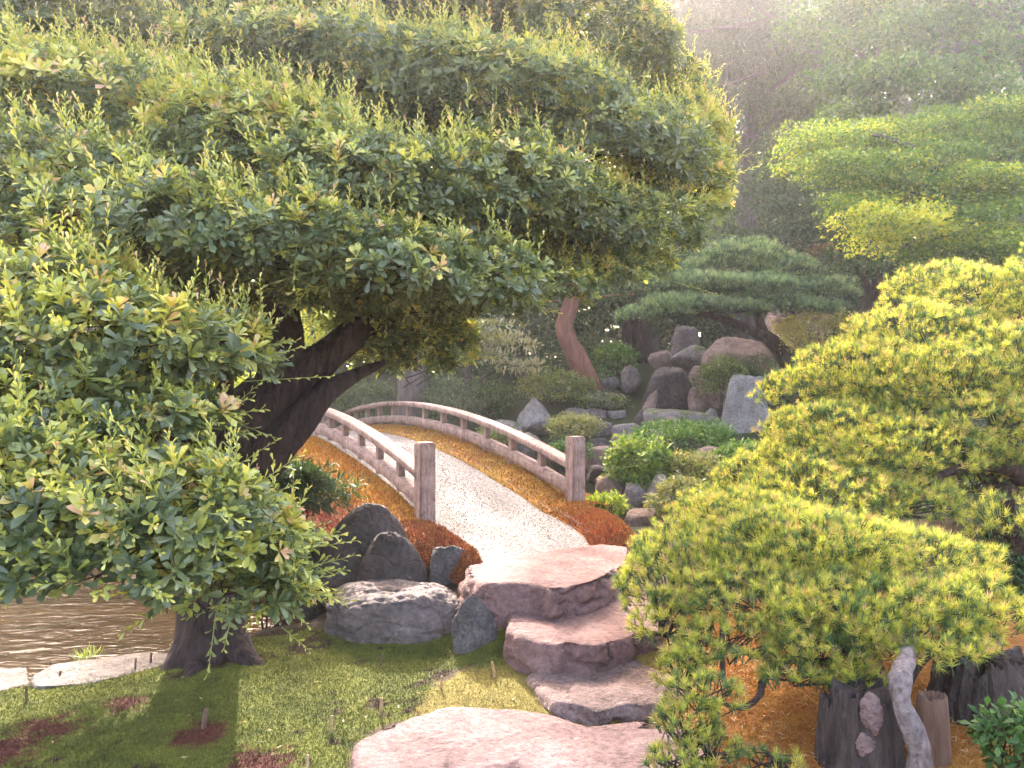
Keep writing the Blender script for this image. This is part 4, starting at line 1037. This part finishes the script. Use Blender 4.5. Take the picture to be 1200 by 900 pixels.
shrub('shrub', 'mossy tuft on top of the stone ledges left of the red wedge rock', 705, 470, 12.5, 34, 12, 'leaf_azalea', .04, 900, tone=.3, group=SH)
shrub('dwarf_bamboo', 'dark narrow-leaved plant beneath the big tree beside the orange moss', 312, 572, 5.6, 92, 30, 'leaf_dark', .08, 3600, tone=.3, cat='plant', wr=.2, ns=4, rough=.55, zmin=-.9, dr=.5)
shrub('dwarf_bamboo', 'dark low plant at the water side of the shaded boulder', 330, 650, 5.6, 36, 50, 'leaf_dark', .07, 2000, tone=.3, cat='plant', wr=.25, ns=6)
shrub('shrub', 'sunlit yellow bush seen through the fork of the big trunk', 352, 380, 9.5, 40, 46, 'leaf_bright', .07, 1200, tone=.6, ns=4)
shrub('shrub', 'golden bush behind the left side of the big trunk', 290, 480, 10.0, 60, 44, 'leaf_bright', .07, 1900, tone=.55, ns=4)
shrub('shrub', 'shaded green bush across the pond behind the trunk', 220, 420, 11.5, 90, 40, 'leaf_mid', .08, 2400, tone=.35, ns=4)
shrub('shrub', 'green bush on the far pond bank near the left edge', 60, 560, 10, 150, 80, 'leaf_dark', .08, 4200, tone=.5)
for px, py, lb in ((-60, 600, 'dark bush on the far pond shore cut by the left edge'), (130, 610, 'dark bush on the far pond shore left of the trunk'), (215, 600, 'dark bush on the far pond shore right behind the trunk')):
    shrub('shrub', lb, px, py, 9.4, 90, 66, 'leaf_dark', .08, 3000, tone=.4, group='bushes on the far pond shore', ns=5)
shrub('shrub', 'low mossy plant on the far pond shore rock', 45, 688, 7.5, 34, 14, 'leaf_azalea', .04, 900, tone=.5, cat='plant')
shrub('shrub', 'dark leafy plant at the right bottom corner before the blackish stump', 1182, 868, 2.75, 34, 44, 'leaf_mid', .04, 420, tone=.1, cat='plant')
shrub('shrub', 'orange-red leaved shrub above the leaning pine', 965, 300, 15, 26, 15, 'dead_leaf', .07, 700, tone=.3)

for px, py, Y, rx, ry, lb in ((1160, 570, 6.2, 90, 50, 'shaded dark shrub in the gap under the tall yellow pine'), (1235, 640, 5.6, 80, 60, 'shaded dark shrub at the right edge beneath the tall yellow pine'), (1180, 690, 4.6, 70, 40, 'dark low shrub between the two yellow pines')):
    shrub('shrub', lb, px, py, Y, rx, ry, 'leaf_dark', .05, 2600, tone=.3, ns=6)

# pale grass across the pond and a tuft on the pond stone
def grass_clump(name, label, c, n, h, r, w, tone):
    t = Geo(); P = np.asarray(c) + np.c_[rng.normal(0, r, (n, 2)), np.zeros(n)]
    D = unit(np.c_[rng.normal(0, .55, (n, 2)), np.ones(n)])
    stamp(t, QLEAF, QLEAF_Q, P, D, rng.normal(size=(n, 3)), h * rng.uniform(.6, 1.2, n), w, np.clip(rng.normal(tone, .2, n), 0, 1))
    return tag(t.build(name, M['grass']), label, 'plant')
c = at(102, 768, 4.42); grass_clump('grass_tuft', 'small green grass tuft growing on the long pale pond stone', (c[0], c[1], c[2] - .02), 60, .075, .03, .006, .35)
for x, lb in ((225, 'tall pale ornamental grass across the pond, seen left of the vertical limb'), (280, 'pale dry grass clump touching the vertical limb in view')):
    c = at(x, 395, 11.5); grass_clump('ornamental_grass', lb, c, 500, .8, .3, .02, .85)

# leaning green pine on the outcrop
def tone_g(n, N): return np.clip(rng.normal(.62, .26, n), 0, 1)
pine_bush('leaning_pine', 'leaning cloud-pruned green pine on the rock outcrop', at(918, 418, 11.4),
    [[(924, 425, 11.4, .13), (905, 400, 11.3, .105), (882, 388, 11.2, .08), (845, 374, 11.0, .055), (810, 366, 10.9, .035), (770, 368, 10.8, .018)],
     [(898, 396, 11.25, .07), (888, 370, 11.2, .055), (882, 335, 11.2, .04), (890, 310, 11.2, .03)], [(888, 365, 11.2, .05), (930, 350, 11.3, .03), (965, 345, 11.3, .015)], [(885, 350, 11.2, .04), (850, 325, 11.1, .025), (825, 318, 11, .015)]],
    [(872, 300, 11.2, 46, 18), (915, 316, 11.2, 42, 18), (955, 342, 11.2, 48, 17), (880, 338, 10.9, 62, 15), (820, 335, 10.9, 46, 16), (800, 358, 10.7, 48, 13), (775, 335, 11.0, 34, 17), (748, 372, 10.7, 28, 12), (930, 362, 10.9, 52, 11), (838, 312, 11.3, 36, 15), (905, 350, 10.8, 40, 13), (865, 362, 10.7, 34, 9), (835, 362, 10.7, 40, 9), (780, 366, 10.6, 30, 10)],
    'needle_blue', .075, 18, 420, .008, tone_g, zmin=-.25, twn=5, lump=(.42, 4.5))

def bg_tree(name, label, base, trunk, pads, mat, L, dens, tone=.5, wr=.5, barkm='bark_grey', cat='tree', group=None, limbs=True, zmin=-.6, rough=.4, spread=.9, dr=.8, droop=0, r0=.55, clump=5):
    t = thing(name, label, cat, base, group)
    g = Geo()
    for i, l in enumerate(trunk): limb(g, l, 500 + i, 12, .14)
    tp = np.array([at(*s[:3]) for l in trunk for s in l])
    if limbs:
        for i, p in enumerate(pads):
            c, R = padw(*p[:5], dr); k = np.argmin(np.linalg.norm(tp - c, axis=1) + np.maximum(0, tp[:, 2] - c[2]) * 1.5)
            a = tp[k]; mid = (a + c) / 2 + rng.normal(0, .06, 3) * np.linalg.norm(c - a); ln = np.linalg.norm(c - a)
            if ln > .15: tube(g, [a, mid, c], [.012 + .014 * ln, .008 + .01 * ln, .008], 7, 4, .1, i)
    g.build('trunk', M[barkm], t, True)
    g = Geo()
    for i, p in enumerate(pads):
        c, R = padw(*p[:5], dr); area = 3.14 * R[0] * max(R[2], R[1] * .7) * 2
        n = int(area * dens); tn = tone + (p[5] if len(p) > 5 else 0)
        leafy(g, c, R, int(n * .45), L, wr, 600 + i, tn, zmin, rough, spread, r0, 2.6, droop)
        for j in range(clump):
            d = unit(rng.normal(size=3)); d[2] = d[2] * .7 + .15; d[1] -= .25
            leafy(g, c + d * R * .8, R * rng.uniform(.28, .5), int(n * .55 / clump), L, wr, 700 + i * 9 + j, tn + rng.normal(0, .12), -.5, .35, spread, .5, 2.5, droop)
    g.build('crown', M[mat], t)
    return t

BGT = 'trees behind the garden'
# Japanese maples
bg_tree('maple_tree', 'bright green layered Japanese maple with a yellow lower lobe', at(1090, 330, 11.5),
    [[(1090, 360, 11.5, .14), (1085, 300, 11.4, .11), (1110, 240, 11.3, .08), (1080, 180, 11.2, .05), (1000, 150, 11, .02)], [(1110, 240, 11.3, .06), (1180, 200, 11.3, .03)]],
    [(960, 165, 11.0, 55, 24, 0), (1010, 200, 10.8, 70, 26, -.1), (1090, 190, 11.2, 70, 24, -.15), (1170, 180, 11.2, 70, 30, -.2), (1060, 265, 10.2, 75, 30, .3), (1020, 290, 10.2, 34, 20, .3), (1150, 260, 10.6, 70, 34, -.1), (1190, 300, 10.4, 50, 26, -.1), (1000, 245, 10.6, 44, 20, 0), (1110, 225, 11, 80, 24, -.1), (1190, 225, 11, 50, 30, -.15), (940, 195, 11.4, 40, 16, .1), (1140, 150, 11.8, 80, 22, -.1), (1100, 300, 10.6, 50, 18, -.2), (1040, 225, 10.9, 60, 20, 0), (1160, 215, 10.7, 60, 20, .05), (985, 195, 11.2, 50, 20, .05), (1080, 160, 11.6, 70, 20, -.1), (1200, 160, 11.4, 50, 30, -.1), (1020, 165, 11.5, 60, 18, 0), (1170, 285, 10.4, 60, 22, .05)],
    'leaf_maple', .05, 1500, .58, .75, 'bark_grey', group=BGT, spread=.6, dr=.7, droop=.2, rough=.75, r0=.3, clump=9)
bg_tree('leafy_tree', 'tall green tree with a pale leaning trunk in the upper right corner', at(1230, 300, 14),
    [[(1290, 420, 14, .3), (1260, 250, 14, .22), (1205, 60, 13.8, .2), (1185, 20, 13.8, .18), (1150, -60, 13.6, .15)], [(1205, 40, 13.8, .12), (1150, 52, 13.4, .09), (1100, 60, 13, .06), (1040, 90, 12.8, .03)], [(1185, 20, 13.8, .1), (1090, -20, 13.4, .05)]],
    [(1030, 55, 13, 70, 26, 0), (1100, 30, 13.2, 80, 30, .05), (1170, 70, 12.8, 60, 26, .1), (1080, 100, 12.6, 80, 24, .1), (1160, 120, 12.6, 60, 22, .15), (1000, 95, 13, 60, 20, 0), (1040, -5, 13.4, 90, 30, 0), (1150, -20, 13.6, 90, 34, 0), (1210, 20, 13.6, 40, 40, 0), (1000, 130, 12.8, 44, 14, .1), (1205, 150, 12.6, 50, 26, .1), (960, 30, 14, 60, 30, -.1), (1060, 20, 15, 90, 34, -.1), (1140, 60, 15, 90, 34, -.1), (1010, 60, 15, 70, 30, -.1)],
    'leaf_mid', .085, 620, .45, .6, 'bark_grey', group=BGT, dr=.75, rough=.7, r0=.35, clump=8)
bg_tree('conifer_tree', 'hazy grey conifer with drooping slanting branches behind the big tree', at(860, 380, 18),
    [[(880, 440, 18, .3), (875, 300, 18, .24), (880, 150, 18, .18), (900, -60, 18, .1)], [(960, 60, 17, .05), (900, 110, 16.6, .045), (860, 165, 16.2, .02)], [(1010, 20, 17, .05), (930, 70, 16.5, .04), (850, 100, 16, .02)], [(960, 75, 16.6, .04), (915, 130, 16.3, .03), (870, 180, 16, .015)], [(1000, -30, 17, .05), (900, 20, 16.5, .04), (800, 40, 16, .02)]],
    [(900, 30, 17, 80, 20, 0), (850, 70, 16.6, 70, 18, 0), (930, 90, 16.6, 60, 16, .1), (960, 40, 17, 70, 18, .1), (840, 20, 17, 80, 22, 0), (900, 130, 16.4, 50, 14, 0), (850, 120, 16.4, 44, 14, 0), (930, -10, 17.2, 90, 22, 0), (800, 60, 17.5, 70, 26, 0), (810, 110, 17.5, 60, 26, 0), (860, 0, 17.5, 80, 26, 0), (780, 10, 18, 70, 40, 0), (800, 170, 17.5, 60, 30, 0), (880, 60, 18, 90, 30, -.1), (960, 100, 18, 80, 30, -.1), (830, -20, 17.4, 90, 24, 0), (950, 140, 16.4, 44, 14, .1), (900, 175, 16.4, 30, 12, 0)],
    'leaf_grey', .13, 560, .35, .18, 'bark_grey', group=BGT, droop=.5, spread=.6, zmin=-.8)
bg_tree('conifer_tree', 'broad hazy conifer farther back, seen just past the right edge of the big tree', at(750, 400, 22),
    [[(760, 440, 22, .3), (756, 250, 22, .22), (750, 60, 22, .12), (745, -60, 22, .06)]],
    [(740, 20, 21.5, 90, 26, 0), (790, 60, 21.5, 80, 24, 0), (730, 90, 21.5, 80, 26, 0), (800, 120, 21.5, 90, 26, .1), (840, 165, 21.5, 70, 24, 0), (760, 170, 21.5, 90, 30, 0), (820, 215, 21.5, 80, 30, 0), (850, 40, 22, 80, 26, 0), (800, -20, 22, 120, 30, 0), (880, 110, 22, 60, 24, .1), (780, 260, 21.5, 90, 36, 0)],
    'leaf_grey', .15, 300, .5, .2, 'bark_grey', group=BGT, droop=.4, spread=.6, zmin=-.8)
bg_tree('evergreen_tree', 'dark fine-leaved evergreen between the grey conifer and the maple', at(920, 360, 15.5),
    [[(925, 400, 15.5, .16), (920, 320, 15.5, .12), (930, 240, 15.4, .07), (915, 180, 15.4, .03)]],
    [(900, 215, 15.4, 50, 24, 0), (950, 235, 15.2, 50, 22, 0), (900, 260, 15, 60, 24, 0), (955, 280, 14.8, 60, 20, -.1), (880, 290, 15, 50, 20, 0), (990, 265, 15, 40, 22, 0), (1000, 310, 14.6, 50, 16, -.1), (860, 240, 15.6, 40, 26, .1)],
    'leaf_grey', .085, 560, .4, .5, group=BGT)
bg_tree('pine_tree', 'tall pine with a curved reddish trunk rising behind the bridge', at(690, 450, 13.2),
    [[(696, 462, 13.2, .20), (682, 430, 13.2, .185), (666, 400, 13.2, .165), (661, 382, 13.2, .155), (670, 355, 13.2, .14), (676, 325, 13.2, .12), (690, 270, 13.3, .1), (670, 200, 13.4, .06)]],
    [(640, 310, 13, 70, 22, 0), (720, 320, 13, 70, 22, 0), (680, 270, 13.2, 90, 30, 0), (760, 290, 13.4, 60, 24, 0), (600, 300, 13.4, 60, 26, 0), (680, 200, 13.4, 90, 40, 0), (620, 345, 13.6, 50, 16, -.1), (745, 345, 13.6, 40, 14, 0)],
    'leaf_dark', .11, 300, .5, .2, 'bark_red', cat='pine tree', group=BGT)
bg_tree('evergreen_tree', 'thick grey-trunked tree directly behind the crest of the bridge', at(484, 475, 13),
    [[(484, 500, 13, .30), (484, 460, 13, .26), (482, 420, 13, .25), (478, 350, 13, .22), (474, 320, 13, .15)]],
    [(430, 400, 12.6, 60, 26, 0), (540, 390, 13.2, 60, 24, 0), (480, 360, 13, 90, 34, 0), (400, 350, 13, 80, 36, 0), (570, 345, 13.2, 70, 28, 0)],
    'leaf_dark', .10, 260, .5, .45, group=BGT)
for px, rr, lb in ((736, .10, 'slim dark trunk nearest the curved red pine, bright gaps beside it'), (746, .13, 'thick dark trunk in the middle of the dark trunk row'), (758, .11, 'dark trunk beside the tall standing stone')):
    Y = 15.5 + (px % 7) * .12
    bg_tree('evergreen_tree', lb, at(px, 440, Y), [[(px, 458, Y, rr * 1.25), (px + 1, 420, Y, rr), (px - 2, 380, Y, rr * .9), (px + 4, 320, Y, rr * .6)], [(px, 385, Y, rr * .5), (px - 24, 350, Y, rr * .3)]],
            [(px - 26, 345, Y, 40, 20, 0), (px + 24, 335, Y, 44, 22, 0), (px, 300, Y, 60, 34, 0)], 'leaf_dark', .10, 260, .45, .4, 'bark_dark', group='dark trunks beyond the rocks')
bg_tree('evergreen_tree', 'dark multi-trunked tree between the maple and the yellow pine', at(1030, 370, 13),
    [[(1018, 380, 13, .13), (1016, 345, 13, .1), (1005, 310, 13, .06)], [(1030, 380, 13, .12), (1028, 340, 13, .1), (1030, 300, 13, .06)], [(1044, 382, 13, .15), (1042, 340, 13, .13), (1055, 290, 13, .07)]],
    [(1005, 318, 12.8, 40, 16, 0), (1045, 310, 12.8, 50, 18, 0), (1090, 315, 13, 50, 18, 0), (1030, 290, 13, 60, 20, 0)], 'leaf_dark', .08, 300, .5, .5, 'bark_dark', group=BGT)
bg_tree('cypress_tree', 'small cypress with pale horizontal sprays right of the yellow bush', at(560, 450, 12.6),
    [[(548, 460, 12.6, .07), (550, 420, 12.6, .05), (552, 380, 12.6, .02)]],
    [(585, 384, 12.3, 32, 5, 0), (600, 405, 12.2, 32, 5, .1), (606, 428, 12.2, 30, 4, .2), (575, 418, 12.3, 24, 5, .1), (566, 395, 12.3, 26, 6, -.1), (590, 396, 12.3, 22, 4, .2)],
    'spray_pale', .11, 420, .55, .28, 'bark_dark', spread=.35, zmin=-1, clump=3)
bg_tree('evergreen_tree', 'dark evergreen filling the gap left of the curved red trunk', at(610, 440, 16),
    [[(612, 460, 16, .16), (608, 400, 16, .12), (612, 330, 16, .08)]],
    [(580, 370, 15.6, 60, 30, 0), (640, 360, 15.6, 60, 30, 0), (610, 420, 15.4, 70, 28, 0), (560, 430, 15.6, 50, 24, -.1), (660, 410, 15.8, 40, 24, 0), (610, 320, 16, 90, 40, 0)], 'leaf_dark', .10, 260, .5, .45, group=BGT)
bg_tree('evergreen_tree', 'tall tree across the pond behind the left half of the big tree', at(120, 470, 17),
    [[(130, 500, 17, .3), (120, 380, 17, .25), (130, 200, 17, .15), (120, 60, 17, .08)]],
    [(60, 330, 16.5, 120, 50, 0), (180, 320, 16.5, 120, 44, 0), (120, 200, 17, 160, 70, 0), (20, 440, 16, 100, 50, 0), (120, 80, 17, 150, 70, 0), (300, 300, 17, 90, 50, 0), (-80, 250, 17, 150, 100, 0)], 'leaf_mid', .14, 120, .4, .5, group=BGT)

# far woods: one mass behind everything
g = Geo()
for i in range(190):
    x = rng.uniform(-42, 42); Y = rng.uniform(27, 42); hgt = rng.uniform(6, 17)
    if abs(x / Y - .31) < .035 and hgt > 9.5: hgt = 6
    z0 = 2.5
    for q in range(4):
        zc = z0 + hgt * (.15 + .27 * q)
        leafy(g, np.array([x + rng.normal(0, 1), Y, zc]), np.array([2.6 - .4 * q, 2.2, hgt * .2]), 420, .42, .55, 900 + i * 3 + q, rng.uniform(.2, .8), -.7, .45)
tag(g.build('distant_woods', M['leaf_grey']), 'mass of grey-green woods beyond the garden', 'woods', kind='stuff')

g = Geo()
for i in range(150):
    x = rng.uniform(-26, 26); Y = rng.uniform(17.5, 25); px_ = 600 + x / Y * F
    top = 3.2 if 690 < px_ < 860 else rng.uniform(4, 8.5)
    if px_ > 860: top = rng.uniform(4, 11)
    z0 = g1(x, Y) - .2; zc = rng.uniform(z0 + .8, z0 + top)
    if 725 < px_ < 830 and zc < 3.4: continue
    leafy(g, np.array([x, Y, zc]), np.array([rng.uniform(1.2, 2.2), 1.3, rng.uniform(.7, 1.4)]), 620, .2, .5, 1400 + i, rng.uniform(.1, .9), -.8, .45)
for i in range(60):
    x = rng.uniform(-22, 22); Y = rng.uniform(15.8, 19); px_ = 600 + x / Y * F
    if 715 < px_ < 800: continue
    leafy(g, np.array([x, Y, g1(x, Y) + .5]), np.array([rng.uniform(.8, 1.4), .9, rng.uniform(.5, .9)]), 700, .11, .5, 1600 + i, rng.uniform(.1, .9), -.4, .35)
tag(g.build('evergreen_thicket', M['leaf_dark']), 'dense dark evergreen thicket behind the rocks and across the pond', 'thicket', kind='stuff')

# ------------------------------------------------------------------ haze, sun, sky, camera
HAZE = 0.0048  # thin haze added to imitate a pale glare veil towards the sun
if HAZE > 0:
    m, nt, out = newmat('added_veil_haze')
    pv = nt.nodes.new('ShaderNodeVolumePrincipled')
    pv.inputs['Color'].default_value = (.95, .95, 1.0, 1); pv.inputs['Density'].default_value = HAZE; pv.inputs['Anisotropy'].default_value = .82
    nt.links.new(pv.outputs[0], out.inputs['Volume'])
    bm = bmesh.new(); bmesh.ops.create_cube(bm, size=1)
    for v_ in bm.verts:
        v_.co.x *= 130; v_.co.y = 30 + v_.co.y * 124; v_.co.z = -2.5 + (v_.co.z + .5) * 27
    me = bpy.data.meshes.new('haze'); bm.to_mesh(me); bm.free(); me.materials.append(m)
    o = bpy.data.objects.new('haze', me); COL.objects.link(o); tag(o, kind='stuff')

AZ, EL = math.radians(-13), math.radians(35)
w = bpy.data.worlds.new('World'); S.world = w; w.use_nodes = True
nt = w.node_tree; bgn = nt.nodes['Background']
sky = nt.nodes.new('ShaderNodeTexSky'); sky.sky_type = 'NISHITA'; sky.sun_disc = False
sky.sun_elevation = EL; sky.sun_rotation = AZ; sky.air_density = .8; sky.dust_density = 6; sky.ozone_density = .3
nt.links.new(mixc(nt, 1.0, sky.outputs[0], (1.12, 1.0, .92), 'MULTIPLY'), bgn.inputs[0]); bgn.inputs[1].default_value = .15
sd = bpy.data.lights.new('sun', 'SUN'); sd.energy = 2.0; sd.angle = math.radians(.6); sd.color = (1, .95, .87)
so = bpy.data.objects.new('sun', sd); COL.objects.link(so)
dv = Vector((math.sin(AZ) * math.cos(EL), math.cos(AZ) * math.cos(EL), math.sin(EL)))
so.rotation_euler = dv.to_track_quat('Z', 'Y').to_euler(); so.location = dv * 30

cd = bpy.data.cameras.new('camera'); cd.lens = 27; cd.sensor_width = 36; cd.clip_end = 500; cd.clip_start = .05
co_ = bpy.data.objects.new('camera', cd); COL.objects.link(co_)
co_.location = (0, 0, EYE); co_.rotation_euler = (math.radians(90), 0, 0)
S.camera = co_
S.view_settings.view_transform = 'Standard'; S.view_settings.look = 'None'; S.view_settings.gamma = 1
S.view_settings.exposure = 3.7
S.cycles.use_denoising = True
try: S.cycles.denoiser = 'OPENIMAGEDENOISE'
except Exception: pass
S.cycles.max_bounces = 6; S.cycles.transparent_max_bounces = 6; S.cycles.volume_bounces = 1
